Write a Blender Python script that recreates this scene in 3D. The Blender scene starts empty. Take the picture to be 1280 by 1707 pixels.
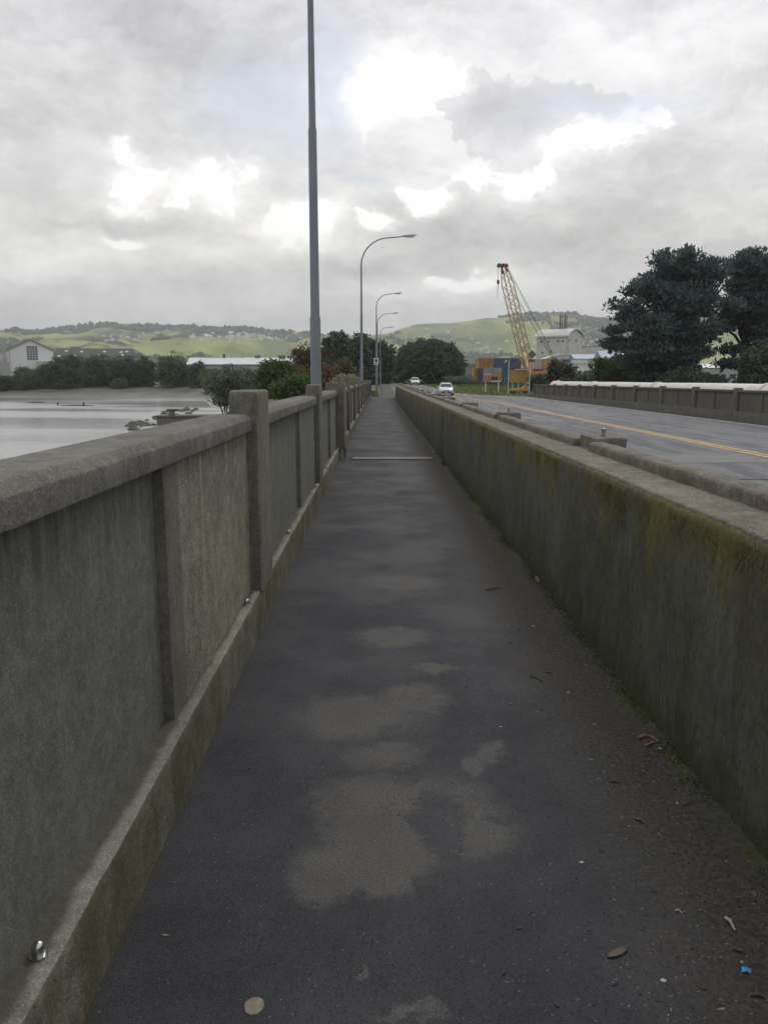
import bpy, bmesh, math, random
import numpy as np
from mathutils import Vector, Matrix, noise as mnoise

# ------------------------------------------------------------------ camera
scene = bpy.context.scene
COL = scene.collection
EYE = 1.5
FPX, CXP, CYP = 1283.0, 640.0, 853.5
PITCH = math.atan((CYP - 632.0) / FPX)
YAW = math.atan(12.0 / FPX)
cam_d = bpy.data.cameras.new('camera')
cam = bpy.data.objects.new('camera', cam_d)
COL.objects.link(cam)
cam.location = (0, 0, EYE)
cam.rotation_euler = (math.pi / 2 - PITCH, 0, -YAW)
cam_d.sensor_fit = 'VERTICAL'
cam_d.sensor_height = 36.0
cam_d.lens = 36.0 * FPX / 1707.0
cam_d.clip_start = 0.05
cam_d.clip_end = 30000
scene.camera = cam
scene.view_settings.view_transform = 'Standard'
scene.view_settings.look = 'None'
scene.view_settings.gamma = 1.0
scene.view_settings.exposure = 0.0
scene.view_settings.use_curve_mapping = False
try:
    scene.cycles.use_denoising = True
    scene.cycles.max_bounces = 6
    scene.cycles.volume_bounces = 0
except Exception:
    pass


def ray(px, py):
    x = (px - CXP) / FPX
    y = -(py - CYP) / FPX
    fy = math.cos(PITCH) + y * math.sin(PITCH)
    fz = -math.sin(PITCH) + y * math.cos(PITCH)
    return Vector((x * math.cos(YAW) + fy * math.sin(YAW),
                   fy * math.cos(YAW) - x * math.sin(YAW), fz))


def at_z(px, py, z):
    r = ray(px, py)
    k = (z - EYE) / r.z
    return Vector((r.x * k, r.y * k, z))


def at_y(px, py, Y):
    r = ray(px, py)
    k = Y / r.y
    return Vector((r.x * k, Y, EYE + r.z * k))


# ------------------------------------------------------------------ node helpers
class NT:
    """tiny wrapper to write node trees as expressions"""
    def __init__(self, tree):
        self.t = tree

    def n(self, kind, **kw):
        nd = self.t.nodes.new(kind)
        for k, v in kw.items():
            setattr(nd, k, v)
        return nd

    def link(self, a, b):
        self.t.links.new(a, b)

    def put(self, sock, v):
        if isinstance(v, bpy.types.NodeSocket):
            self.t.links.new(v, sock)
        elif v is not None:
            if hasattr(sock, 'default_value'):
                if sock.type == 'RGBA' and len(v) == 3:
                    v = (*v, 1.0)
                sock.default_value = v

    def math(self, op, a, b=None, c=None, clamp=False):
        nd = self.n('ShaderNodeMath', operation=op, use_clamp=clamp)
        for i, v in enumerate((a, b, c)):
            if v is not None:
                self.put(nd.inputs[i], v)
        return nd.outputs[0]

    def vmath(self, op, a, b=None):
        nd = self.n('ShaderNodeVectorMath', operation=op)
        self.put(nd.inputs[0], a)
        if b is not None:
            self.put(nd.inputs[1], b)
        return nd.outputs['Value'] if op in ('LENGTH', 'DOT_PRODUCT') else nd.outputs[0]

    def mix(self, fac, a, b, blend='MIX'):
        nd = self.n('ShaderNodeMix', data_type='RGBA', blend_type=blend)
        nd.clamp_factor = True
        self.put(nd.inputs[0], fac)
        self.put(nd.inputs[6], a)
        self.put(nd.inputs[7], b)
        return nd.outputs[2]

    def noise(self, vec, scale, detail=4, rough=0.55, color=False, lac=2.0):
        nd = self.n('ShaderNodeTexNoise')
        self.put(nd.inputs['Vector'], vec)
        nd.inputs['Scale'].default_value = scale
        nd.inputs['Detail'].default_value = detail
        nd.inputs['Roughness'].default_value = rough
        nd.inputs['Lacunarity'].default_value = lac
        return nd.outputs['Color' if color else 'Fac']

    def voro(self, vec, scale, feature='F1', rnd=1.0, out='Distance'):
        nd = self.n('ShaderNodeTexVoronoi', feature=feature)
        self.put(nd.inputs['Vector'], vec)
        nd.inputs['Scale'].default_value = scale
        nd.inputs['Randomness'].default_value = rnd
        return nd.outputs[out]

    def ramp(self, v, lo, hi, a=0.0, b=1.0, smooth=True):
        nd = self.n('ShaderNodeMapRange', interpolation_type='SMOOTHSTEP' if smooth else 'LINEAR')
        self.put(nd.inputs[0], v)
        for i, q in enumerate((lo, hi, a, b)):
            nd.inputs[i + 1].default_value = q
        return nd.outputs[0]

    def sep(self, v):
        nd = self.n('ShaderNodeSeparateXYZ')
        self.put(nd.inputs[0], v)
        return nd.outputs

    def comb(self, x, y, z):
        nd = self.n('ShaderNodeCombineXYZ')
        for i, v in enumerate((x, y, z)):
            self.put(nd.inputs[i], v)
        return nd.outputs[0]

    def bump(self, h, strength=0.5, dist=0.01, normal=None):
        nd = self.n('ShaderNodeBump')
        nd.inputs['Strength'].default_value = strength
        nd.inputs['Distance'].default_value = dist
        self.put(nd.inputs['Height'], h)
        if normal is not None:
            self.put(nd.inputs['Normal'], normal)
        return nd.outputs[0]

    def pos(self):
        return self.n('ShaderNodeNewGeometry').outputs['Position']

    def scale(self, v, s):
        return self.vmath('MULTIPLY', v, s)


# ------------------------------------------------------------------ world: cloudy sky
SUN_EL, SUN_AZ = 46.0, 24.0        # azimuth from +Y towards +X
world = bpy.data.worlds.new('World')
scene.world = world
world.use_nodes = True
wt = world.node_tree
wt.nodes.clear()
N = NT(wt)
bg = N.n('ShaderNodeBackground')
wo = N.n('ShaderNodeOutputWorld')
N.link(bg.outputs[0], wo.inputs[0])
bg.inputs['Strength'].default_value = 0.10
sky = N.n('ShaderNodeTexSky', sky_type='NISHITA')
sky.sun_disc = False
sky.sun_elevation = math.radians(SUN_EL)
sky.sun_rotation = math.radians(SUN_AZ)
sky.air_density = 1.2
sky.dust_density = 1.5
gen = N.n('ShaderNodeTexCoord').outputs['Generated']
sx, sy, sz = N.sep(gen)
az = N.math('ARCTAN2', sx, sy)
el = N.math('ARCSINE', sz)
zz = N.math('ADD', N.math('MAXIMUM', sz, 0.0), 0.10)
flat = N.comb(N.math('DIVIDE', sx, zz), N.math('DIVIDE', sy, zz), N.math('MULTIPLY', sz, 1.0))
# ragged cloud edges: the patches below only bias where the cloud noise breaks open
ang = N.comb(az, el, 0.0)
wv = N.noise(N.scale(ang, (1, 1.4, 1)), 8.0, 4, 0.62, color=True)
wang = N.vmath('ADD', ang, N.scale(N.vmath('SUBTRACT', wv, (0.5, 0.5, 0.5)), (0.12, 0.095, 0)))
n3 = N.noise(N.scale(ang, (1, 2.3, 1)), 9.0, 5, 0.6)
n4 = N.noise(N.vmath('ADD', N.scale(wang, (1, 1.45, 1)), (7, 3, 0)), 30.0, 5, 0.62)


def field(lst, reach=1.7):
    """soft patches of sky given by image place and half size; returns the strongest"""
    acc = None
    for (px, py, rx, ry) in lst:
        r = ray(px, py).normalized()
        a0, e0 = math.atan2(r.x, r.y), math.asin(r.z)
        kx, ky = FPX / (rx * reach), FPX / (ry * reach)
        nd = N.n('ShaderNodeVectorMath', operation='MULTIPLY_ADD')
        N.put(nd.inputs[0], wang)
        nd.inputs[1].default_value = (kx, ky, 0)
        nd.inputs[2].default_value = (-a0 * kx, -e0 * ky, 0)
        d = N.vmath('LENGTH', nd.outputs[0])
        acc = d if acc is None else N.math('MINIMUM', acc, d)
    return N.ramp(acc, 1.0, 0.0, 0.0, 1.0, smooth=False)


wfield = field([(680, 158, 84, 46), (222, 298, 42, 34), (198, 244, 22, 24), (362, 302, 62, 38), (498, 372, 64, 36),
                (705, 324, 38, 26), (800, 286, 50, 22), (876, 274, 54, 38), (985, 216, 74, 26), (1078, 190, 34, 16),
                (760, 476, 52, 15), (622, 374, 36, 12), (232, 410, 34, 9), (288, 338, 13, 17), (915, 244, 28, 30),
                (1560, 300, 110, 40), (-260, 260, 90, 46), (-420, 380, 120, 30)])
glow = field([(900, 95, 330, 62), (640, 150, 170, 80), (300, 310, 190, 60), (900, 240, 250, 62), (250, 412, 200, 30),
              (500, 380, 120, 50), (760, 478, 160, 26), (100, 430, 160, 26), (-300, 260, 240, 80), (1650, 230, 280, 90)], 1.6)
dfield = field([(845, 195, 84, 56), (985, 158, 30, 16), (905, 186, 50, 34), (760, 196, 26, 30)])
shade = field([(820, 395, 190, 40), (220, 378, 190, 34), (30, 250, 170, 80), (620, 450, 190, 30),
               (1130, 310, 170, 80), (330, 60, 200, 50), (1180, 430, 170, 40), (-350, 120, 280, 70), (1560, 420, 280, 70)], 1.6)
blue = field([(450, 160, 100, 60), (545, 130, 40, 90), (605, 305, 30, 18), (905, 486, 34, 8), (1010, 172, 110, 22)], 1.5)
white = N.ramp(N.math('ADD', wfield, N.math('MULTIPLY', N.math('SUBTRACT', n4, 0.5), 1.5)), 0.40, 0.62)
halo = N.ramp(wfield, 0.0, 0.7)
dark = N.ramp(N.math('ADD', dfield, N.math('MULTIPLY', N.math('SUBTRACT', n4, 0.5), 1.0)), 0.30, 0.46)
n1 = N.noise(flat, 1.0, 5, 0.58)
v = N.math('MULTIPLY', N.math('SUBTRACT', n1, 0.5), 0.40)
v = N.math('ADD', v, N.math('MULTIPLY', N.math('SUBTRACT', n3, 0.5), 0.50))
v = N.math('ADD', v, N.math('MULTIPLY', N.math('SUBTRACT', n4, 0.5), 0.36))
v = N.math('ADD', v, 0.825)
v = N.math('ADD', v, N.math('MULTIPLY', glow, 0.30))
v = N.math('ADD', v, N.math('MULTIPLY', halo, 0.16))
v = N.math('SUBTRACT', v, N.math('MULTIPLY', shade, 0.22))
v = N.math('ADD', v, N.ramp(el, 0.0, 0.10, 0.02, 0.0))
v = N.math('MAXIMUM', v, 0.30)
vv = N.comb(v, v, v)
warm = N.vmath('MULTIPLY', vv, (1.02, 1.0, 0.965))
cool = N.vmath('MULTIPLY', vv, (0.99, 0.985, 1.0))
ccol = N.mix(N.ramp(el, 0.12, 0.38), warm, cool)
ccol = N.mix(N.math('MULTIPLY', white, 0.92), ccol, (1.30, 1.285, 1.255))
ccol = N.mix(N.math('MULTIPLY', dark, 0.9), ccol, N.vmath('MULTIPLY', vv, (0.76, 0.758, 0.775)))
# thin places where the blue air behind shows
skyc = N.vmath('ADD', N.scale(sky.outputs[0], (0.05, 0.05, 0.05)), (0.44, 0.46, 0.53))
ccol = N.mix(N.math('MULTIPLY', blue, 0.8), ccol, skyc)
ccol = N.mix(N.ramp(el, -0.02, 0.0), (0.52, 0.53, 0.54), ccol)
N.link(N.scale(ccol, (10, 10, 10)), bg.inputs['Color'])
world.cycles.sampling_method = 'MANUAL'
world.cycles.sample_map_resolution = 256

# ------------------------------------------------------------------ sun through cloud
sd = bpy.data.lights.new('sun', 'SUN')
sd.energy = 0.9
sd.angle = math.radians(14)
sd.color = (1.0, 0.95, 0.88)
sun = bpy.data.objects.new('sun', sd)
COL.objects.link(sun)
a, e = math.radians(SUN_AZ), math.radians(SUN_EL)
sdir = Vector((math.sin(a) * math.cos(e), math.cos(a) * math.cos(e), math.sin(e)))
sun.rotation_euler = (-sdir).to_track_quat('-Z', 'Y').to_euler()
sun.location = (20, 30, 40)

# ------------------------------------------------------------------ materials
MATS = {}


def new_mat(name):
    m = bpy.data.materials.new(name)
    m.use_nodes = True
    m.node_tree.nodes.clear()
    n = NT(m.node_tree)
    b = n.n('ShaderNodeBsdfPrincipled')
    o = n.n('ShaderNodeOutputMaterial')
    n.link(b.outputs[0], o.inputs[0])
    MATS[name] = m
    return m, n, b


def plain(name, col, rough=0.6, metal=0.0, var=0.15, scale=3.0, bump=0.0, spec=0.5, dirt=None):
    """painted or plain surface with uneven tone"""
    m, n, b = new_mat(name)
    p = n.pos()
    f = n.noise(p, scale, 5, 0.6)
    f2 = n.noise(n.scale(p, (1, 1, 0.25)), scale * 3.7, 4, 0.6)
    k = n.math('ADD', n.math('MULTIPLY', f, 0.65), n.math('MULTIPLY', f2, 0.35))
    lo = tuple(c * (1 - var) for c in col)
    hi = tuple(min(1, c * (1 + var)) for c in col)
    c = n.mix(n.ramp(k, 0.3, 0.7), lo, hi)
    if dirt:
        c = n.mix(n.ramp(f2, 0.52, 0.72, 0, 0.8), c, dirt)
    n.put(b.inputs['Base Color'], c)
    b.inputs['Metallic'].default_value = metal
    n.put(b.inputs['Roughness'], n.ramp(f2, 0.2, 0.8, max(0, rough - 0.08), min(1, rough + 0.08)))
    b.inputs['Specular IOR Level'].default_value = spec
    if bump:
        n.put(b.inputs['Normal'], n.bump(f2, bump, 0.01))
    return m


def concrete(name, dark_c, light_c, speck=0.5, streak=0.4, moss=0.0, lich=0.3, bump=0.6, pale_top=0.0, rough=0.88, drip=0.0):
    """old weathered concrete; coordinates are metres in the place"""
    m, n, b = new_mat(name)
    p = n.pos()
    px, py, pz = n.sep(p)
    big = n.noise(p, 1.7, 5, 0.6)
    mid = n.noise(p, 9.0, 5, 0.65)
    grain = n.noise(p, 170.0, 3, 0.7)
    grain2 = n.noise(p, 65.0, 4, 0.7)
    st = n.noise(n.scale(p, (14, 14, 0.9)), 1.6, 5, 0.65)
    k = n.math('ADD', n.math('MULTIPLY', big, 0.5), n.math('MULTIPLY', mid, 0.5))
    k = n.math('ADD', n.math('MULTIPLY', k, 1 - streak), n.math('MULTIPLY', st, streak))
    c = n.mix(n.ramp(k, 0.36, 0.66), dark_c, light_c)
    # aggregate grains
    c = n.mix(n.ramp(grain, 0.52, 0.72, 0, speck), c, tuple(min(1, x * 2.1) for x in light_c))
    c = n.mix(n.ramp(grain2, 0.56, 0.70, 0, speck), c, tuple(x * 0.45 for x in dark_c))
    ag = n.voro(p, 210.0)
    agc = n.sep(n.voro(p, 210.0, out='Color'))[0]
    c = n.mix(n.math('MULTIPLY', n.ramp(agc, 0.80, 0.95, 0, speck), n.ramp(ag, 0.5, 0.2)), c, tuple(min(1, x * 2.0) for x in light_c))
    c = n.mix(n.math('MULTIPLY', n.ramp(agc, 0.20, 0.05, 0, speck), n.ramp(ag, 0.5, 0.2)), c, tuple(x * 0.4 for x in dark_c))
    fl = n.voro(n.scale(p, (1, 1, 0.28)), 34.0)
    c = n.mix(n.math('MULTIPLY', n.ramp(fl, 0.055, 0.03), n.ramp(n.noise(p, 4.0, 2), 0.5, 0.6, 0, 0.75)), c, (0.42, 0.42, 0.39))
    bl = n.ramp(n.noise(p, 27.0, 6, 0.8), 0.32, 0.68, 0.72, 1.28, smooth=False)
    c = n.vmath('MULTIPLY', c, n.comb(bl, bl, bl))
    # lichen freckles
    vd = n.voro(p, 38.0)
    vsel = n.noise(p, 6.0, 2)
    lf = n.math('MULTIPLY', n.ramp(vd, 0.10, 0.20, 1, 0), n.ramp(vsel, 0.55, 0.68, 0, lich))
    c = n.mix(lf, c, (0.34, 0.34, 0.30))
    # black weather stains
    sfac = n.math('MULTIPLY', n.ramp(n.noise(n.scale(p, (5, 5, 0.5)), 1.1, 5, 0.7), 0.52, 0.68), 0.6)
    c = n.mix(n.math('MULTIPLY', sfac, streak), c, tuple(x * 0.4 for x in dark_c))
    # hairline cracks, only here and there
    ce = n.voro(n.vmath('ADD', p, n.scale(n.noise(p, 3.0, 4, 0.7, color=True), (0.35, 0.35, 0.35))), 1.6, feature='DISTANCE_TO_EDGE')
    cm = n.math('MULTIPLY', n.ramp(ce, 0.006, 0.002), n.ramp(n.noise(p, 0.9, 2), 0.52, 0.62, 0, 0.32))
    c = n.mix(cm, c, tuple(x * 0.25 for x in dark_c))
    if drip:
        dn = n.noise(n.comb(0.0, n.math('MULTIPLY', py, 22.0), n.math('MULTIPLY', pz, 0.7)), 1.0, 4, 0.7)
        dl = n.noise(n.comb(3.0, py, 0.0), 2.4, 4, 0.7)
        df = n.math('MULTIPLY', n.ramp(n.math('ADD', pz, n.math('MULTIPLY', dl, 0.5)), 1.0, 1.5), n.ramp(dn, 0.42, 0.62))
        c = n.mix(n.math('MULTIPLY', df, drip), c, tuple(x * 0.5 for x in dark_c))
        dn2 = n.noise(n.comb(9.0, n.math('MULTIPLY', py, 9.0), n.math('MULTIPLY', pz, 0.9)), 1.0, 4, 0.7)
        c = n.mix(n.math('MULTIPLY', n.ramp(dn2, 0.58, 0.70), drip * 0.55), c, tuple(min(1, x * 1.5) for x in light_c))
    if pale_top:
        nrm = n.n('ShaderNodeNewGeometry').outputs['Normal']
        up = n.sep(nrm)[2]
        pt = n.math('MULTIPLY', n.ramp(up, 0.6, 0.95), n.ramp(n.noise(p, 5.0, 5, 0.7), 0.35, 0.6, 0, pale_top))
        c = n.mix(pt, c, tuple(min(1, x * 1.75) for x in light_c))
    if moss:
        mm = n.noise(n.scale(p, (4, 4, 0.8)), 1.3, 6, 0.72)
        mf = n.math('MULTIPLY', n.ramp(mm, 0.46, 0.64), moss)
        mc = n.mix(n.noise(p, 40, 3), (0.030, 0.036, 0.010), (0.085, 0.082, 0.022))
        c = n.mix(mf, c, mc)
    n.put(b.inputs['Base Color'], c)
    b.inputs['Roughness'].default_value = rough
    b.inputs['Specular IOR Level'].default_value = 0.3
    h = n.math('ADD', n.math('MULTIPLY', grain, 0.35), n.math('MULTIPLY', grain2, 0.65))
    nb = n.bump(h, bump, 0.006)
    nb = n.bump(mid, bump * 0.5, 0.012, nb)
    n.put(b.inputs['Normal'], nb)
    return m


concrete('rail_concrete', (0.084, 0.081, 0.073), (0.168, 0.161, 0.145), 0.75, 0.12, 0.05, 0.35, 1.0, 0.2)
concrete('post_concrete', (0.098, 0.092, 0.078), (0.185, 0.174, 0.15), 0.45, 0.35, 0.15, 0.3, 0.7)
concrete('panel_concrete', (0.106, 0.109, 0.099), (0.158, 0.159, 0.144), 0.5, 0.18, 0.08, 0.2, 0.7, drip=0.6)
concrete('panel_pebbled', (0.112, 0.104, 0.084), (0.27, 0.252, 0.205), 0.95, 0.25, 0.05, 0.12, 1.0, drip=0.5)
concrete('kerb_concrete', (0.095, 0.09, 0.076), (0.20, 0.19, 0.165), 0.6, 0.25, 0.30, 0.35, 0.9, 0.55)
concrete('ledge_concrete', (0.100, 0.093, 0.076), (0.205, 0.190, 0.155), 0.75, 0.1, 0.40, 0.3, 0.9)
concrete('far_concrete', (0.090, 0.085, 0.07), (0.15, 0.143, 0.12), 0.2, 0.45, 0.15, 0.1, 0.3)
concrete('deck_concrete', (0.12, 0.115, 0.1), (0.22, 0.21, 0.19), 0.4, 0.3, 0.1, 0.2, 0.5)


def kerb_material():
    """parapet kerb: pale worn lip, dirt lying against the panels, olive algae on the face"""
    m = M_kerb = concrete('kerb_lip', (0.090, 0.086, 0.073), (0.235, 0.222, 0.195), 0.8, 0.2, 0.15, 0.35, 1.0, 0.3)
    n = NT(m.node_tree)
    b = [q for q in m.node_tree.nodes if q.type == 'BSDF_PRINCIPLED'][0]
    c = b.inputs['Base Color'].links[0].from_socket
    p = n.pos()
    x, y, z = n.sep(p)
    up = n.sep(n.n('ShaderNodeNewGeometry').outputs['Normal'])[2]
    wob = n.math('MULTIPLY', n.math('SUBTRACT', n.noise(n.scale(p, (1, 0.6, 1)), 4.0, 5, 0.7), 0.5), 0.075)
    dirt = n.math('MULTIPLY', n.ramp(n.math('ADD', x, wob), -0.724, -0.756), n.ramp(up, 0.5, 0.9))
    c = n.mix(n.math('MULTIPLY', dirt, 0.8), c, n.mix(n.noise(p, 50, 4, 0.7), (0.030, 0.028, 0.022), (0.085, 0.080, 0.066)))
    alg = n.math('MULTIPLY', n.ramp(up, 0.6, 0.2), n.ramp(n.noise(n.scale(p, (1, 1, 0.4)), 3.5, 5, 0.7), 0.38, 0.62, 0.25, 0.85))
    c = n.mix(alg, c, n.mix(n.noise(p, 30, 4, 0.7), (0.050, 0.046, 0.017), (0.118, 0.104, 0.040)))
    n.put(b.inputs['Base Color'], c)


kerb_material()


def wall_material():
    """right hand wall: dark, damp, streaked with moss running down from the top edge"""
    m, n, b = new_mat('mossy_wall')
    p = n.pos()
    x, y, z = n.sep(p)
    big = n.noise(p, 1.3, 5, 0.6)
    st = n.noise(n.comb(n.math('MULTIPLY', x, 3.0), n.math('MULTIPLY', y, 7.0), n.math('MULTIPLY', z, 1.2)), 1.5, 6, 0.70)
    st2 = n.noise(n.comb(x, n.math('MULTIPLY', y, 55.0), n.math('MULTIPLY', z, 2.2)), 1.3, 4, 0.65)
    grain = n.noise(p, 120.0, 4, 0.7)
    k = n.math('ADD', n.math('MULTIPLY', big, 0.5), n.math('MULTIPLY', st, 0.5))
    c = n.mix(n.ramp(k, 0.38, 0.66), (0.070, 0.073, 0.062), (0.122, 0.121, 0.099))
    c = n.mix(n.ramp(st2, 0.58, 0.78, 0, 0.4), c, (0.048, 0.048, 0.046))
    c = n.mix(n.ramp(grain, 0.56, 0.70, 0, 0.7), c, (0.18, 0.172, 0.142))
    alg = n.ramp(n.noise(n.comb(x, n.math('MULTIPLY', y, 2.2), n.math('MULTIPLY', z, 0.9)), 1.4, 5, 0.7), 0.42, 0.66, 0, 0.65)
    c = n.mix(alg, c, n.mix(grain, (0.052, 0.054, 0.026), (0.100, 0.096, 0.048)))
    # pale drips
    c = n.mix(n.math('MULTIPLY', n.ramp(st2, 0.34, 0.22), n.ramp(n.noise(p, 3.1, 3), 0.5, 0.62, 0, 0.7)), c, (0.17, 0.165, 0.145))
    # moss: length of the runs varies along the wall
    runs = n.noise(n.comb(0.0, y, 0.0), 1.15, 5, 0.72)
    runs2 = n.noise(n.comb(0.0, y, 3.0), 9.0, 3, 0.6)
    top = n.math('SUBTRACT', 1.0, z)
    reach = n.math('ADD', n.ramp(runs, 0.40, 0.70, 0.0, 0.42), n.ramp(runs2, 0.42, 0.74, 0.0, 0.16))
    mf = n.math('SUBTRACT', reach, top)
    mf = n.ramp(n.math('ADD', mf, n.math('MULTIPLY', n.math('SUBTRACT', st2, 0.5), 0.34)), -0.12, 0.10)
    mcol = n.mix(n.noise(n.comb(x, n.math('MULTIPLY', y, 24.0), n.math('MULTIPLY', z, 5.0)), 2.0, 4, 0.7),
                 (0.044, 0.045, 0.015), (0.215, 0.185, 0.045))
    c = n.mix(n.math('MULTIPLY', mf, n.ramp(grain, 0.30, 0.58, 0.35, 0.95)), c, mcol)
    fl = n.voro(n.scale(p, (1, 1, 0.25)), 30.0)
    c = n.mix(n.math('MULTIPLY', n.ramp(fl, 0.07, 0.035), n.ramp(n.noise(p, 3.0, 3), 0.48, 0.6, 0, 0.7)), c, (0.24, 0.235, 0.20))
    # a few orange brown rusty runs
    rr = n.math('MULTIPLY', n.ramp(n.noise(n.comb(5.0, y, 0.0), 2.3, 4, 0.7), 0.62, 0.70), n.ramp(st2, 0.40, 0.58))
    c = n.mix(n.math('MULTIPLY', rr, n.ramp(z, 0.35, 0.9, 0.1, 0.7)), c, (0.13, 0.085, 0.025))
    bl = n.ramp(n.noise(n.scale(p, (1, 1, 0.6)), 38.0, 6, 0.82), 0.32, 0.68, 0.62, 1.38, smooth=False)
    c = n.vmath('MULTIPLY', c, n.comb(bl, bl, bl))
    # green foot of the wall
    gf = n.math('MULTIPLY', n.ramp(n.math('ADD', z, n.math('MULTIPLY', n.math('SUBTRACT', n.noise(p, 5, 5, 0.7), 0.5), 0.5)), 0.20, 0.02), 0.55)
    c = n.mix(gf, c, (0.045, 0.052, 0.014))
    n.put(b.inputs['Base Color'], c)
    n.put(b.inputs['Roughness'], n.ramp(st, 0.3, 0.7, 0.62, 0.9))
    b.inputs['Specular IOR Level'].default_value = 0.3
    h = n.math('ADD', n.math('MULTIPLY', grain, 0.4), n.math('ADD', n.math('MULTIPLY', st2, 0.3), n.math('MULTIPLY', mf, 0.6)))
    nb = n.bump(h, 0.8, 0.008)
    nb = n.bump(n.noise(p, 7.0, 4, 0.6), 0.5, 0.02, nb)
    n.put(b.inputs['Normal'], nb)


wall_material()

# dry pale patches on the damp asphalt: (px, py, half width px, half height px) measured on the ground
PATCHES = [(665, 970, 66, 13), (655, 1062, 62, 16), (725, 1113, 32, 9), (590, 1190, 90, 34), (690, 1160, 60, 22),
           (640, 1262, 62, 22), (790, 1275, 20, 22), (815, 1250, 22, 16), (600, 1330, 85, 40), (735, 1345, 100, 42),
           (790, 1395, 60, 34), (640, 1405, 110, 60), (560, 1450, 70, 45), (640, 1470, 50, 30), (680, 1690, 60, 14), (610, 1617, 12, 11)]


def path_material():
    m, n, b = new_mat('footpath_asphalt')
    p = n.pos()
    x, y, z = n.sep(p)
    grain = n.noise(p, 150.0, 3, 0.75)
    agg = n.voro(p, 190.0)
    aggc = n.voro(p, 190.0, out='Color')
    mid = n.noise(p, 4.2, 6, 0.62)
    big = n.noise(p, 1.1, 4, 0.6)
    c = n.mix(n.ramp(n.math('ADD', n.math('MULTIPLY', mid, 0.6), n.math('MULTIPLY', big, 0.4)), 0.35, 0.65),
              (0.028, 0.030, 0.037), (0.045, 0.047, 0.055))
    c = n.mix(n.ramp(agg, 0.40, 0.10, 0, 0.55), c, (0.105, 0.107, 0.114))
    c = n.mix(n.ramp(n.sep(aggc)[1], 0.25, 0.05, 0, 0.7), c, (0.012, 0.013, 0.015))
    c = n.mix(n.math('MULTIPLY', n.ramp(n.sep(aggc)[0], 0.93, 0.98, 0, 0.5), n.ramp(agg, 0.34, 0.2)), c, (0.20, 0.195, 0.185))
    # dried patches with their own outlines
    wob = n.noise(p, 5.5, 6, 0.66, color=True)
    wob = n.scale(n.vmath('SUBTRACT', wob, (0.5, 0.5, 0.5)), (0.24, 0.34, 0))
    wob2 = n.scale(n.vmath('SUBTRACT', n.noise(n.scale(p, (0.6, 1, 1)), 17.0, 5, 0.72, color=True), (0.5, 0.5, 0.5)), (0.13, 0.15, 0))
    wp = n.vmath('ADD', n.comb(x, y, 0.0), n.vmath('ADD', wob, wob2))
    acc = None
    for (qx, qy, rx, ry) in PATCHES:
        c0 = at_z(qx, qy, 0)
        wx = (at_z(qx + rx, qy, 0) - c0).length
        wy = (at_z(qx, qy - ry, 0) - at_z(qx, qy + ry, 0)).length * 0.5
        d = n.scale(n.vmath('SUBTRACT', wp, (c0.x, c0.y, 0)), (1 / wx, 1 / wy, 0))
        f = n.ramp(n.vmath('LENGTH', d), 1.35, 0.45, smooth=False)
        acc = f if acc is None else n.math('MAXIMUM', acc, f)
    hole = at_z(735, 1372, 0)
    hd = n.vmath('LENGTH', n.scale(n.vmath('SUBTRACT', wp, (hole.x, hole.y, 0)), (9.0, 4.2, 0)))
    acc = n.math('MULTIPLY', acc, n.ramp(hd, 0.5, 1.2))
    acc = n.ramp(n.math('ADD', acc, n.math('ADD', n.math('MULTIPLY', n.math('SUBTRACT', grain, 0.5), 0.45), n.math('MULTIPLY', n.math('SUBTRACT', n.noise(p, 28.0, 4, 0.7), 0.5), 0.5))), 0.02, 0.78)
    dry = n.math('MULTIPLY', acc, n.math('MULTIPLY', n.ramp(agg, 0.1, 0.5, 1.0, 0.78), n.ramp(n.noise(p, 3.0, 4, 0.7), 0.3, 0.7, 0.6, 1.0)))
    c = n.mix(n.math('MULTIPLY', dry, 0.86), c, n.mix(n.ramp(grain, 0.35, 0.65), (0.080, 0.077, 0.070), (0.175, 0.168, 0.152)))
    # silt and moss collected along the wall and the kerb
    edge = n.math('ADD', x, n.math('MULTIPLY', n.math('SUBTRACT', n.noise(p, 3.0, 6, 0.7), 0.5), 0.55))
    silt = n.ramp(edge, 0.55, 1.05)
    c = n.mix(n.math('MULTIPLY', silt, 0.72), c, n.mix(n.ramp(n.noise(p, 55, 5, 0.78), 0.36, 0.66), (0.034, 0.031, 0.025), (0.105, 0.096, 0.078)))
    bits = n.voro(n.vmath('ADD', p, n.scale(n.noise(p, 20, 2, 0.5, color=True), (0.05, 0.05, 0))), 60.0)
    c = n.mix(n.math('MULTIPLY', n.ramp(bits, 0.16, 0.10), n.math('MULTIPLY', silt, 0.75)), c, n.mix(n.noise(p, 25, 2), (0.02, 0.018, 0.015), (0.26, 0.23, 0.18)))
    red = n.math('MULTIPLY', silt, n.ramp(n.noise(p, 2.2, 4, 0.6), 0.52, 0.68, 0, 0.55))
    c = n.mix(red, c, (0.085, 0.050, 0.038))
    mossf = n.math('MULTIPLY', n.ramp(n.math('ADD', x, n.math('MULTIPLY', n.math('SUBTRACT', n.noise(p, 9.0, 5, 0.75), 0.5), 0.16)), 1.12, 1.20), n.ramp(n.noise(p, 2.2, 6, 0.75), 0.46, 0.60, 0.05, 0.8))
    c = n.mix(mossf, c, n.mix(n.noise(p, 60, 3), (0.036, 0.044, 0.014), (0.085, 0.100, 0.030)))
    ledge = n.ramp(n.math('ADD', x, n.math('MULTIPLY', n.math('SUBTRACT', n.noise(p, 6.0, 5, 0.7), 0.5), 0.06)), -0.655, -0.705)
    c = n.mix(n.math('MULTIPLY', ledge, 0.6), c, (0.030, 0.032, 0.018))
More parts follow.
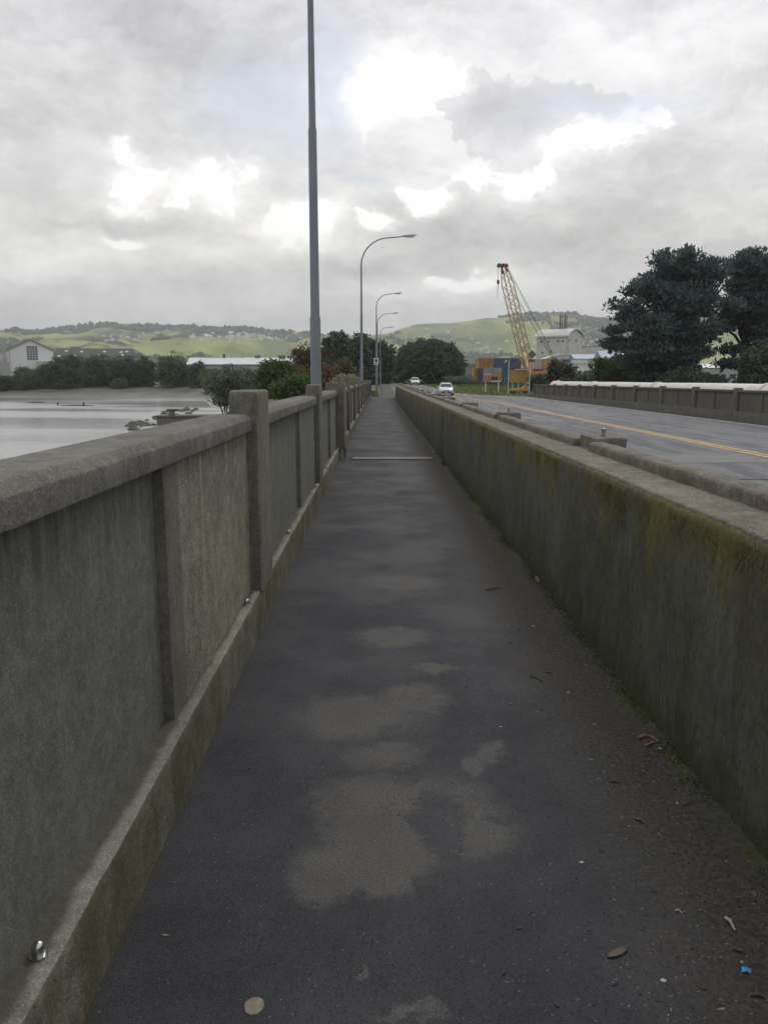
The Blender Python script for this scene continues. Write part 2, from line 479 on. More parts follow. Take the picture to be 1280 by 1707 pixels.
    # sticks of pale dust specks
    sp = n.voro(p, 42.0)
    c = n.mix(n.math('MULTIPLY', n.ramp(sp, 0.13, 0.07), n.ramp(n.noise(p, 2.5, 3), 0.4, 0.6, 0.15, 0.6)), c, (0.30, 0.29, 0.27))
    n.put(b.inputs['Base Color'], c)
    wet = n.math('MULTIPLY', n.ramp(n.noise(p, 1.2, 4, 0.6), 0.30, 0.70), n.math('SUBTRACT', 1.0, n.math('MAXIMUM', dry, silt)))
    n.put(b.inputs['Roughness'], n.ramp(wet, 0.0, 1.0, 0.82, 0.64))
    b.inputs['Specular IOR Level'].default_value = 0.32
    h = n.math('ADD', n.math('MULTIPLY', n.ramp(agg, 0.0, 0.6, 1, 0), 0.6), n.math('MULTIPLY', grain, 0.4))
    nb = n.bump(h, 0.55, 0.004)
    nb = n.bump(n.noise(p, 14, 4, 0.6), 0.25, 0.010, nb)
    n.put(b.inputs['Normal'], nb)


path_material()


def road_material():
    m, n, b = new_mat('road_asphalt')
    p = n.pos()
    x, y, z = n.sep(p)
    lane = n.noise(n.comb(n.math('MULTIPLY', x, 1.0), n.math('MULTIPLY', y, 0.035), 0.0), 1.6, 5, 0.68)
    mid = n.noise(n.comb(x, n.math('MULTIPLY', y, 0.18), 0.0), 2.4, 6, 0.65)
    grain = n.noise(p, 90, 3, 0.7)
    k = n.math('ADD', n.math('MULTIPLY', lane, 0.55), n.math('MULTIPLY', mid, 0.45))
    c = n.mix(n.ramp(k, 0.35, 0.66), (0.024, 0.029, 0.042), (0.066, 0.074, 0.096))
    c = n.mix(n.ramp(grain, 0.55, 0.75, 0, 0.4), c, (0.16, 0.16, 0.16))
    n.put(b.inputs['Base Color'], c)
    n.put(b.inputs['Roughness'], n.ramp(k, 0.40, 0.60, 0.36, 0.75))
    b.inputs['Specular IOR Level'].default_value = 0.4
    n.put(b.inputs['Normal'], n.bump(grain, 0.5, 0.008))


road_material()
plain('road_patch', (0.14, 0.14, 0.142), 0.75, var=0.2, scale=2)
plain('line_yellow', (0.62, 0.36, 0.055), 0.65, var=0.25, scale=1.2, dirt=(0.25, 0.17, 0.06))
plain('line_white', (0.55, 0.55, 0.54), 0.65, var=0.2, scale=1.0)
plain('joint_beige', (0.18, 0.17, 0.15), 0.8, var=0.25, scale=4, dirt=(0.14, 0.13, 0.11))
plain('galvanised', (0.17, 0.19, 0.215), 0.50, metal=0.35, var=0.12, scale=1.5)
plain('lamp_metal', (0.30, 0.32, 0.34), 0.4, metal=0.6, var=0.1, scale=2)
plain('lamp_glass', (0.5, 0.52, 0.53), 0.2, var=0.1)
plain('chrome', (0.50, 0.50, 0.50), 0.28, metal=1.0, var=0.1, scale=40)
plain('old_steel', (0.26, 0.25, 0.24), 0.5, metal=0.7, var=0.2, scale=20)
plain('pipe_paint', (0.66, 0.63, 0.56), 0.55, var=0.10, scale=0.8, dirt=(0.42, 0.38, 0.32))
plain('white_wall', (0.66, 0.67, 0.68), 0.7, var=0.05, scale=0.3)
plain('roof_light', (0.48, 0.50, 0.52), 0.55, var=0.10, scale=0.3)
plain('roof_white', (0.62, 0.64, 0.67), 0.5, var=0.06, scale=0.2)
plain('roof_dark', (0.10, 0.098, 0.095), 0.8, var=0.2, scale=0.4)
plain('grey_wall', (0.36, 0.36, 0.36), 0.8, var=0.08, scale=0.3)
plain('stone_wall', (0.52, 0.505, 0.475), 0.85, var=0.10, scale=0.25)
plain('stone_roof', (0.56, 0.56, 0.56), 0.6, var=0.08, scale=0.3)
plain('blue_roof', (0.14, 0.25, 0.40), 0.5, var=0.1, scale=0.4)
plain('fascia_brown', (0.30, 0.20, 0.12), 0.7, var=0.1)
plain('dark_glass', (0.035, 0.042, 0.050), 0.15, var=0.2)
plain('grey_glass', (0.12, 0.13, 0.14), 0.25, var=0.25, scale=0.8)
plain('skylight', (0.55, 0.56, 0.58), 0.4, var=0.05)
plain('rusty_steel', (0.16, 0.07, 0.035), 0.8, var=0.3, scale=1.0)
plain('crane_orange', (0.43, 0.22, 0.075), 0.55, var=0.15, scale=0.6, dirt=(0.12, 0.085, 0.06))
plain('crane_lattice', (0.40, 0.255, 0.12), 0.65, var=0.2, scale=0.6, dirt=(0.12, 0.085, 0.06))
plain('crane_red', (0.34, 0.13, 0.05), 0.6, var=0.2, scale=0.6)
plain('dark_metal', (0.04, 0.042, 0.045), 0.5, metal=0.3, var=0.2)
plain('hook_blue', (0.02, 0.06, 0.10), 0.5, var=0.2)
plain('cont_blue', (0.055, 0.085, 0.18), 0.6, var=0.15, scale=0.7, dirt=(0.12, 0.085, 0.06))
plain('cont_navy', (0.025, 0.045, 0.10), 0.6, var=0.15, scale=0.7, dirt=(0.12, 0.085, 0.06))
plain('cont_orange', (0.36, 0.21, 0.09), 0.65, var=0.2, scale=0.7, dirt=(0.12, 0.085, 0.06))
plain('cont_red', (0.24, 0.06, 0.035), 0.65, var=0.2, scale=0.7, dirt=(0.12, 0.085, 0.06))
plain('cont_teal', (0.03, 0.12, 0.14), 0.6, var=0.2, scale=0.7, dirt=(0.12, 0.085, 0.06))
plain('cont_yellow', (0.42, 0.25, 0.06), 0.6, var=0.15, scale=0.7, dirt=(0.12, 0.085, 0.06))
plain('cont_pale', (0.52, 0.45, 0.42), 0.6, var=0.1, scale=0.7, dirt=(0.12, 0.085, 0.06))
plain('cont_grey', (0.20, 0.28, 0.32), 0.6, var=0.1, scale=0.7, dirt=(0.12, 0.085, 0.06))
plain('car_white', (0.74, 0.76, 0.78), 0.18, var=0.03, scale=1)
plain('car_dark', (0.035, 0.037, 0.04), 0.3, var=0.1, scale=1)
plain('car_glass', (0.045, 0.055, 0.065), 0.08, var=0.2, scale=2)
plain('tyre', (0.02, 0.02, 0.021), 0.85, var=0.2)
plain('rim', (0.35, 0.36, 0.37), 0.35, metal=0.8, var=0.1)
plain('lamp_lens', (0.75, 0.76, 0.78), 0.1, var=0.05)
plain('lamp_red', (0.35, 0.02, 0.015), 0.2, var=0.1)
plain('black_trim', (0.018, 0.019, 0.02), 0.6, var=0.2)
plain('sign_back', (0.10, 0.115, 0.145), 0.5, metal=0.3, var=0.15)
plain('sign_white', (0.60, 0.61, 0.62), 0.5, var=0.06)
plain('sign_black', (0.03, 0.03, 0.032), 0.5, var=0.1)
plain('bark', (0.055, 0.045, 0.036), 0.9, var=0.3, scale=3, bump=0.4)
plain('bark_dark', (0.022, 0.020, 0.018), 0.9, var=0.3, scale=3, bump=0.4)
plain('driftwood', (0.05, 0.045, 0.04), 0.85, var=0.3, scale=2)
plain('rock', (0.10, 0.10, 0.085), 0.85, var=0.35, scale=1.2, bump=0.5, dirt=(0.06, 0.075, 0.03))
plain('litter_blue', (0.07, 0.36, 0.62), 0.4, var=0.2, scale=60)
plain('twig_orange', (0.28, 0.125, 0.055), 0.7, var=0.25, scale=60)
plain('twig_brown', (0.105, 0.080, 0.058), 0.8, var=0.3, scale=60)
plain('leaf_dry', (0.068, 0.048, 0.040), 0.6, var=0.3, scale=40)
plain('chip_pale', (0.42, 0.40, 0.36), 0.8, var=0.2, scale=80)
plain('grit_pale', (0.30, 0.28, 0.25), 0.85, var=0.5, scale=30)
plain('grit', (0.060, 0.050, 0.042), 0.85, var=0.5, scale=30)
plain('lichen_spot', (0.24, 0.215, 0.17), 0.9, var=0.3, scale=60, dirt=(0.12, 0.11, 0.09))
plain('moss_tuft', (0.058, 0.074, 0.020), 0.9, var=0.5, scale=14)
plain('moss_gold', (0.080, 0.076, 0.022), 0.9, var=0.5, scale=14)
plain('house_white', (0.72, 0.70, 0.66), 0.7, var=0.1, scale=0.01)
plain('house_roof', (0.30, 0.22, 0.19), 0.7, var=0.4, scale=0.01)
plain('pampas', (0.30, 0.27, 0.19), 0.9, var=0.2, scale=2)


def leaf_mat(name, a, b_, tr=0.25):
    m, n, b = new_mat(name)
    at = n.n('ShaderNodeAttribute', attribute_name='tint')
    c = n.mix(at.outputs['Fac'], a, b_)
    n.put(b.inputs['Base Color'], c)
    b.inputs['Roughness'].default_value = 0.65
    b.inputs['Specular IOR Level'].default_value = 0.25
    t = n.n('ShaderNodeBsdfTranslucent')
    n.put(t.inputs['Color'], c)
    mx = n.n('ShaderNodeMixShader')
    mx.inputs[0].default_value = tr
    n.link(b.outputs[0], mx.inputs[1])
    n.link(t.outputs[0], mx.inputs[2])
    out = [q for q in m.node_tree.nodes if q.type == 'OUTPUT_MATERIAL'][0]
    n.link(mx.outputs[0], out.inputs[0])


leaf_mat('leaf_pine', (0.066, 0.092, 0.096), (0.112, 0.145, 0.142), 0.3)
leaf_mat('leaf_dark', (0.058, 0.082, 0.060), (0.125, 0.155, 0.100), 0.25)
leaf_mat('leaf_shore', (0.080, 0.108, 0.072), (0.165, 0.200, 0.125), 0.3)
leaf_mat('leaf_green', (0.045, 0.075, 0.022), (0.105, 0.150, 0.045), 0.25)
leaf_mat('leaf_brown', (0.060, 0.050, 0.022), (0.150, 0.105, 0.040), 0.25)
leaf_mat('leaf_rust', (0.100, 0.068, 0.034), (0.19, 0.125, 0.062), 0.25)
leaf_mat('leaf_olive', (0.075, 0.080, 0.025), (0.170, 0.160, 0.055), 0.3)
leaf_mat('leaf_silver', (0.050, 0.062, 0.052), (0.130, 0.145, 0.125), 0.2)
leaf_mat('leaf_pale', (0.14, 0.15, 0.10), (0.34, 0.34, 0.26), 0.3)
leaf_mat('leaf_hill', (0.075, 0.105, 0.060), (0.14, 0.175, 0.090), 0.3)
leaf_mat('leaf_grass', (0.060, 0.085, 0.018), (0.15, 0.18, 0.045), 0.3)


def ground_material():
    m, n, b = new_mat('ground_grass')
    p = n.pos()
    x, y, z = n.sep(p)
    f = n.noise(p, 0.09, 6, 0.65)
    f2 = n.noise(p, 1.7, 5, 0.7)
    g = n.mix(n.ramp(f, 0.38, 0.62), (0.068, 0.088, 0.030), (0.125, 0.135, 0.052))
    g = n.mix(n.ramp(f2, 0.5, 0.7, 0, 0.5), g, (0.17, 0.155, 0.075))
    mud = n.mix(n.ramp(n.noise(n.scale(p, (0.3, 1, 1)), 0.35, 6, 0.65), 0.35, 0.65), (0.18, 0.172, 0.160), (0.30, 0.29, 0.275))
    zz_ = n.math('ADD', z, n.math('MULTIPLY', n.math('SUBTRACT', n.noise(p, 0.25, 5, 0.6), 0.5), 0.8))
    mf = n.ramp(zz_, -1.10, -1.50)
    c = n.mix(mf, g, mud)
    n.put(b.inputs['Base Color'], c)
    n.put(b.inputs['Roughness'], n.ramp(mf, 0, 1, 0.9, 0.32))
    n.put(b.inputs['Normal'], n.bump(f2, 0.4, 0.08))


ground_material()


def hill_material():
    m, n, b = new_mat('hill_pasture')
    p = n.pos()
    f = n.noise(n.scale(p, (1, 0.6, 1.6)), 0.0016, 7, 0.62)
    f2 = n.noise(p, 0.012, 5, 0.65)
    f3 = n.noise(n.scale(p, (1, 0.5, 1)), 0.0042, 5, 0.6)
    g = n.mix(n.ramp(f3, 0.35, 0.62), (0.16, 0.205, 0.062), (0.37, 0.395, 0.125))  # sunlit patches painted in: the paler, yellower pasture stands for sun on grass
    g = n.mix(n.ramp(f2, 0.52, 0.72, 0, 0.4), g, (0.085, 0.10, 0.04))
    k = n.math('ADD', n.math('MULTIPLY', f, 0.7), n.math('MULTIPLY', f2, 0.3))
    bush = n.mix(f2, (0.030, 0.046, 0.024), (0.062, 0.082, 0.036))
    c = n.mix(n.ramp(k, 0.505, 0.57), g, bush)
    n.put(b.inputs['Base Color'], c)
    b.inputs['Roughness'].default_value = 0.95
    b.inputs['Specular IOR Level'].default_value = 0.1


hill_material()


def water_material():
    m, n, b = new_mat('water')
    p = n.pos()
    b.inputs['Base Color'].default_value = (0.36, 0.368, 0.362, 1)
    b.inputs['IOR'].default_value = 1.33
    calm = n.noise(n.scale(p, (0.35, 1, 1)), 0.035, 4, 0.6)
    n.put(b.inputs['Roughness'], n.ramp(calm, 0.42, 0.58, 0.10, 0.26))
    w = n.noise(n.scale(p, (0.7, 1.4, 1)), 1.4, 4, 0.6)
    w2 = n.noise(n.scale(p, (0.6, 1.2, 1)), 0.35, 3, 0.55)
    h = n.math('ADD', n.math('MULTIPLY', w, 0.6), n.math('MULTIPLY', w2, 1.2))
    nd = n.n('ShaderNodeBump')
    nd.inputs['Distance'].default_value = 0.07
    n.put(nd.inputs['Strength'], n.ramp(calm, 0.40, 0.60, 0.4, 0.9))
    n.put(nd.inputs['Height'], h)
    n.put(b.inputs['Normal'], nd.outputs[0])


water_material()
M = MATS

# ------------------------------------------------------------------ object helpers


def link(o, parent=None):
    COL.objects.link(o)
    if parent is not None:
        o.parent = parent
    return o


def tag(o, label=None, cat=None, group=None, kind=None):
    if label:
        o['label'] = label
    if cat:
        o['category'] = cat
    if group:
        o['group'] = group
    if kind:
        o['kind'] = kind
    return o


def empty(name, loc, rz=0.0):
    o = bpy.data.objects.new(name, None)
    o.empty_display_size = 0.2
    o.location = loc
    o.rotation_euler = (0, 0, rz)
    return link(o)


class MB:
    def __init__(self):
        self.v, self.f = [], []

    def box(self, c, s, rz=0.0, taper=1.0):
        hx, hy, hz = s[0] / 2, s[1] / 2, s[2] / 2
        k = len(self.v)
        cr, sr = math.cos(rz), math.sin(rz)
        for z, t in ((-hz, 1.0), (hz, taper)):
            for (x, y) in ((-hx, -hy), (hx, -hy), (hx, hy), (-hx, hy)):
                x, y = x * t, y * t
                self.v.append((c[0] + x * cr - y * sr, c[1] + x * sr + y * cr, c[2] + z))
        for q in ((3, 2, 1, 0), (4, 5, 6, 7), (0, 1, 5, 4), (1, 2, 6, 5), (2, 3, 7, 6), (3, 0, 4, 7)):
            self.f.append(tuple(k + i for i in q))
        return self

    def bounds(self, x0, x1, y0, y1, z0, z1):
        return self.box(((x0 + x1) / 2, (y0 + y1) / 2, (z0 + z1) / 2), (x1 - x0, y1 - y0, z1 - z0))

    def tube(self, pts, radii, n=10, cap=True):
        pts = [Vector(p) for p in pts]
        if not hasattr(radii, '__len__'):
            radii = [radii] * len(pts)
        k0 = len(self.v)
        up = None
        for i, p in enumerate(pts):
            d = (pts[min(i + 1, len(pts) - 1)] - pts[max(i - 1, 0)])
            d = d.normalized() if d.length > 1e-9 else Vector((0, 0, 1))
            if up is None:
                up = d.orthogonal().normalized()
            else:
                up = (up - d * up.dot(d))
                up = up.normalized() if up.length > 1e-6 else d.orthogonal().normalized()
            w = d.cross(up)
            for j in range(n):
                t = 2 * math.pi * j / n
                q = p + (up * math.cos(t) + w * math.sin(t)) * radii[i]
                self.v.append(tuple(q))
        for i in range(len(pts) - 1):
            for j in range(n):
                a_, b_ = k0 + i * n + j, k0 + i * n + (j + 1) % n
                self.f.append((a_, b_, b_ + n, a_ + n))
        if cap:
            self.f.append(tuple(k0 + j for j in reversed(range(n))))
            e_ = k0 + (len(pts) - 1) * n
            self.f.append(tuple(e_ + j for j in range(n)))
        return self

    def prism(self, poly, axis, a0, a1):
        """extrude a polygon; axis 'y': poly is (x,z); 'x': (y,z); 'z': (x,y)"""
        k = len(self.v)
        m = len(poly)
        for a_ in (a0, a1):
            for (u, w) in poly:
                self.v.append({'y': (u, a_, w), 'x': (a_, u, w), 'z': (u, w, a_)}[axis])
        self.f.append(tuple(k + i for i in range(m)))
        self.f.append(tuple(k + m + i for i in reversed(range(m))))
        for i in range(m):
            j = (i + 1) % m
            self.f.append((k + i, k + m + i, k + m + j, k + j))
        return self

    def lathe(self, c, prof, n=12):
        k = len(self.v)
        for (r, z) in prof:
            for j in range(n):
                t = 2 * math.pi * j / n
                self.v.append((c[0] + r * math.cos(t), c[1] + r * math.sin(t), c[2] + z))
        for i in range(len(prof) - 1):
            for j in range(n):
                a_, b_ = k + i * n + j, k + i * n + (j + 1) % n
                self.f.append((a_, b_, b_ + n, a_ + n))
        self.f.append(tuple(k + j for j in reversed(range(n))))
        e_ = k + (len(prof) - 1) * n
        self.f.append(tuple(e_ + j for j in range(n)))
        return self

    def mesh(self, name, mat, smooth=False, bevel=0.0):
        me = bpy.data.meshes.new(name)
        me.from_pydata(self.v, [], self.f)
        bm = bmesh.new()
        bm.from_mesh(me)
        bmesh.ops.recalc_face_normals(bm, faces=bm.faces)
        if bevel:
            es = [e_ for e_ in bm.edges if len(e_.link_faces) == 2 and e_.calc_face_angle(0) > 0.6]
            bmesh.ops.bevel(bm, geom=es, offset=bevel, segments=2, affect='EDGES', profile=0.6)
        bm.to_mesh(me)
        bm.free()
        if isinstance(mat, str):
            mat = M[mat]
        me.materials.append(mat)
        if smooth:
            me.polygons.foreach_set('use_smooth', [True] * len(me.polygons))
            try:
                me.set_sharp_from_angle(angle=math.radians(40))
            except Exception:
                pass
        me.update()
        return me

    def build(self, name, mat, parent=None, smooth=False, bevel=0.0):
        return link(bpy.data.objects.new(name, self.mesh(name, mat, smooth, bevel)), parent)


def fast_mesh(name, verts, quads, mat, tint=None):
    """numpy arrays -> mesh object"""
    me = bpy.data.meshes.new(name)
    nv, nf = len(verts), len(quads)
    k = quads.shape[1]
    me.vertices.add(nv)
    me.vertices.foreach_set('co', np.asarray(verts, dtype=np.float32).ravel())
    me.loops.add(nf * k)
    me.loops.foreach_set('vertex_index', np.asarray(quads, dtype=np.int32).ravel())
    me.polygons.add(nf)
    me.polygons.foreach_set('loop_start', np.arange(0, nf * k, k, dtype=np.int32))
    me.update(calc_edges=True)
    if tint is not None:
        at = me.attributes.new('tint', 'FLOAT', 'FACE')
        at.data.foreach_set('value', np.asarray(tint, dtype=np.float32))
    me.materials.append(M[mat])
    return me


BEND = 7e-5


def bend(Y):
    Y = max(0.0, min(Y, 95.0))
    return BEND * Y * Y


def rounded(poly, rad, seg=3, step=None):
    """polygon with rounded corners; rad per corner; long edges are cut every `step`"""
    out = []
    m = len(poly)
    for i in range(m):
        p0, p1, p2 = Vector(poly[i - 1]), Vector(poly[i]), Vector(poly[(i + 1) % m])
        r = rad[i]
        if r <= 0:
            out.append(p1)
            continue
        d0, d1 = (p0 - p1), (p2 - p1)
        r0 = min(r, d0.length * 0.45, d1.length * 0.45)
        a_, b_ = p1 + d0.normalized() * r0, p1 + d1.normalized() * r0
        for s in range(seg + 1):
            t = s / seg
            out.append(a_ * (1 - t) ** 2 + p1 * 2 * t * (1 - t) + b_ * t * t)
    if step:
        o2 = []
        for i in range(len(out)):
            a_, b_ = out[i], out[(i + 1) % len(out)]
            k = max(1, int((b_ - a_).length / step))
            for s in range(k):
                o2.append(a_.lerp(b_, s / k))
        out = o2
    return [(p.x, p.y) for p in out]


def sweep(name, prof, y0, y1, dy, mat, parent=None, amp=0.0, freq=9.0, cap_bevel=0.0, do_bend=True, seed=0.0, wear=0.0):
    """cast concrete length: an x-z outline run along y, slightly uneven, with eased ends"""
    cx = sum(p[0] for p in prof) / len(prof)
    cz = sum(p[1] for p in prof) / len(prof)
    ys = list(np.linspace(y0, y1, max(2, int(abs(y1 - y0) / dy) + 1)))
    rings = []
    if cap_bevel > 0:
        b = cap_bevel
        ys[0] += b
        ys[-1] -= b
        rings.append((y0, b))
        rings.append((y0 + b * 0.3, b * 0.3))
    rings += [(y, 0.0) for y in ys]
    if cap_bevel > 0:
        rings.append((y1 - b * 0.3, b * 0.3))
        rings.append((y1, b))
    V, F = [], []
    m = len(prof)
    wx = max(p[0] for p in prof) - min(p[0] for p in prof)
    wz = max(p[1] for p in prof) - min(p[1] for p in prof)
    for (y, inset) in rings:
        for (x, z) in prof:
            sx_ = 1 - 2 * inset / wx
            sz_ = 1 - 2 * inset / wz
            X = cx + (x - cx) * sx_
            Z = cz + (z - cz) * sz_
            P = Vector((X, y, Z))
            if amp:
                q = P * freq + Vector((seed, 0, 0))
                nz = mnoise.noise(q) + 0.6 * mnoise.noise(q * 2.7)
                nz2 = mnoise.noise(q + Vector((31, 7, 3)))
                d = Vector((x - cx, 0, z - cz))
                if d.length > 1e-6:
                    d.normalize()
                P = P + d * (nz * amp) + Vector((0, nz2 * amp * 0.5, 0))
                if wear:
                    w_ = mnoise.noise(q * 0.9 + Vector((5, 9, 2)))
                    if w_ > 0.25:
                        P = P - d * wear * (w_ - 0.25)
            if do_bend:
                P.x += bend(y)
            V.append(tuple(P))
    for i in range(len(rings) - 1):
        for j in range(m):
            a_, b_ = i * m + j, i * m + (j + 1) % m
            F.append((a_, b_, b_ + m, a_ + m))
    F.append(tuple(range(m - 1, -1, -1)))
    F.append(tuple((len(rings) - 1) * m + j for j in range(m)))
    me = bpy.data.meshes.new(name)
    me.from_pydata(V, [], F)
    bm = bmesh.new()
    bm.from_mesh(me)
    bmesh.ops.recalc_face_normals(bm, faces=bm.faces)
    bm.to_mesh(me)
    bm.free()
    me.materials.append(M[mat])
    me.polygons.foreach_set('use_smooth', [True] * len(me.polygons))
    try:
        me.set_sharp_from_angle(angle=math.radians(38))
    except Exception:
        pass
    return link(bpy.data.objects.new(name, me), parent)


def rect(x0, x1, z0, z1, r=(0, 0, 0, 0), seg=3, step=None):
    return rounded([(x0, z0), (x1, z0), (x1, z1), (x0, z1)], r, seg, step)


Y_START, Y_END = -30.0, 63.0
ROAD_Z = -0.40


def smooth(a_, b_, t):
    t = max(0.0, min(1.0, (t - a_) / (b_ - a_)))
    return t * t * (3 - 2 * t)


def road_z(Y):
    return ROAD_Z + 0.78 * smooth(82, 150, Y)


def lerp_tab(tab, Y):
    if Y <= tab[0][0]:
        return tab[0][1]
    for (a_, va), (b_, vb) in zip(tab, tab[1:]):
        if Y <= b_:
            return va + (vb - va) * (Y - a_) / (b_ - a_)
    return tab[-1][1]


RL = [(66, 1.78 + bend(66)), (91, 2.35), (145, 2.45), (200, 2.1), (268, 0.6), (320, -6), (400, -30)]
RR = [(60, 16.35 + bend(60)), (86, 16.6), (92, 12.6), (99, 10.2), (112, 9.4), (145, 9.1), (200, 8.3), (268, 6.4), (320, 1), (400, -21)]


def road_left(Y):
    return 1.78 + bend(Y) if Y < 66 else lerp_tab(RL, Y)


def road_right(Y):
    return 16.35 + bend(Y) if Y < 60 else lerp_tab(RR, Y)


def road_mid(Y):
    return 9.75 + bend(Y) * 0.6 if Y < 62 else lerp_tab([(62, 9.75 + bend(62) * 0.6), (80, 9.2), (100, 7.0), (125, 5.9), (150, 5.6), (200, 5.2), (268, 3.5), (320, -2.5), (400, -25.5)], Y)


def strip(name, fl, fr, y0, y1, dy, z_off, mat, parent=None):
    ys = np.linspace(y0, y1, max(2, int((y1 - y0) / dy) + 1))
    V, F = [], []
    for i, y in enumerate(ys):
        l_, r_ = fl(y), fr(y)
        for s in range(5):
            V.append((l_ + (r_ - l_) * s / 4, y, road_z(y) + z_off))
    for i in range(len(ys) - 1):
        for s in range(4):
            k = i * 5 + s
            F.append((k, k + 1, k + 6, k + 5))
    me = bpy.data.meshes.new(name)
    me.from_pydata(V, [], F)
    me.materials.append(M[mat])
    return link(bpy.data.objects.new(name, me), parent)


# ================================================================== STRUCTURE
# ---- terrain with the river channel
RIVER = np.array([(-900, -34), (900, -34), (900, 58), (24, 60), (17, 62), (-4, 66), (-11, 72), (-14, 78), (-19, 80.5), (-25.0, 81.5),
                  (-25.5, 83), (-21, 84), (-16, 88), (-17.5, 100), (-23, 118), (-32, 150), (-45, 204), (-62, 223), (-95, 230),
                  (-130, 232), (-300, 235), (-900, 256)], dtype=float)
WATER_Z = -3.5


def river_sd(x, y):
    """signed distance to the river outline, positive on land (numpy)"""
    d2 = np.full(x.shape, 1e18)
    inside = np.zeros(x.shape, dtype=bool)
    m = len(RIVER)
    for i in range(m):
        ax, ay = RIVER[i]
        bx, by = RIVER[(i + 1) % m]
        ex, ey = bx - ax, by - ay
        t = np.clip(((x - ax) * ex + (y - ay) * ey) / (ex * ex + ey * ey), 0, 1)
        dx, dy = x - (ax + t * ex), y - (ay + t * ey)
        d2 = np.minimum(d2, dx * dx + dy * dy)
        c1 = (ay > y) != (by > y)
        with np.errstate(divide='ignore', invalid='ignore'):
            xi = (bx - ax) * (y - ay) / (by - ay + 1e-12) + ax
        inside ^= c1 & (x < xi)
    d = np.sqrt(d2)
    return np.where(inside, -d, d)


def ground_z_np(x, y):
    s = river_sd(x, y)
    far = np.clip((y - 105) / 60, 0, 1) * np.clip((-24 - x) / 20, 0, 1)
    wob = 0.5 * np.sin(x * 0.21 + y * 0.13) + 0.4 * np.sin(x * 0.47 - y * 0.31)
    tipw = np.clip((-11 - x) / 5, 0, 1) * np.clip((125 - y) / 20, 0, 1) * (y > 60)
    k_steep = np.clip(WATER_Z + (s + wob * 0.4) * (0.55 - 0.33 * tipw), -6.0, -1.0)
    mud = WATER_Z + (s + wob * 0.8) * 0.17
    mud = np.where(s > 16, mud + (s - 16) * 0.12, mud)
    k_mud = np.clip(mud, -6.0, -0.9)
    z = k_steep * (1 - far) + k_mud * far
    # road bank
    rz = np.vectorize(road_z)(y)
    rm = np.vectorize(road_mid)(y)
    dist = np.abs(x - rm)
    wgt = np.clip((34 - dist) / 18, 0, 1) * np.clip((s - 1.0) / 6, 0, 1) * (y > 40)
    wgt = wgt * wgt * (3 - 2 * wgt)
    z = z * (1 - wgt) + (rz - 0.07) * wgt
    return z


def ground_z(x, y):
    return float(ground_z_np(np.array([float(x)]), np.array([float(y)]))[0])


xs = np.concatenate([np.linspace(-6000, -400, 15)[:-1], np.linspace(-400, -130, 60)[:-1], np.linspace(-130, 60, 120)[:-1],
                     np.linspace(60, 300, 40)[:-1], np.linspace(300, 6000, 15)])
ysg = np.concatenate([np.linspace(-1500, -60, 8)[:-1], np.linspace(-60, 50, 24)[:-1], np.linspace(50, 130, 64)[:-1],
                      np.linspace(130, 290, 80)[:-1], np.linspace(290, 700, 40)[:-1], np.linspace(700, 9000, 20)])
GX, GY = np.meshgrid(xs, ysg)
GZ = ground_z_np(GX.ravel(), GY.ravel())
gv = np.stack([GX.ravel(), GY.ravel(), GZ], 1)
nx, ny = len(xs), len(ysg)
ii, jj = np.meshgrid(np.arange(nx - 1), np.arange(ny - 1))
k0 = (jj * nx + ii).ravel()
gq = np.stack([k0, k0 + 1, k0 + 1 + nx, k0 + nx], 1)
gme = fast_mesh('ground', gv, gq, 'ground_grass')
gme.polygons.foreach_set('use_smooth', [True] * len(gme.polygons))
ground = link(bpy.data.objects.new('ground', gme))
tag(ground, 'grassy flat land with muddy river banks', kind='structure')

wv_ = np.array([(-900, -60, WATER_Z), (900, -60, WATER_Z), (900, 320, WATER_Z), (-900, 320, WATER_Z)], dtype=float)
water = link(bpy.data.objects.new('water', fast_mesh('water', wv_, np.array([[0, 1, 2, 3]]), 'water')))
tag(water, 'grey rippled tidal river', kind='structure')

# ---- hills
RIDGE = [(-900, 560), (-500, 548), (-200, 552), (0, 557), (60, 560), (100, 557), (130, 552), (160, 547), (200, 544), (262, 545), (290, 548),
         (330, 551), (400, 551), (470, 552), (500, 555), (545, 560), (600, 560), (650, 556), (690, 543), (720, 541), (770, 536),
         (800, 532), (830, 531), (870, 528), (905, 528), (930, 527), (970, 530), (1010, 538), (1030, 535), (1100, 530), (1280, 524),
         (1500, 530), (1900, 545), (2300, 550)]
R_Y = 3400.0
ridge_x = np.array([at_y(a_, 632, R_Y).x for a_, _ in RIDGE])
ridge_z = np.array([at_y(a_, b_, R_Y).z for a_, b_ in RIDGE])


def fbm(x, y, sc, oct_=5, seed=0.0):
    out = np.zeros(x.shape)
    amp = 1.0
    tot = 0
    for o in range(oct_):
        out += amp * np.array([mnoise.noise(Vector((a_ * sc, b_ * sc, seed + o * 7.3))) for a_, b_ in zip(x, y)])
        tot += amp
        amp *= 0.5
        sc *= 2.03
    return out / tot


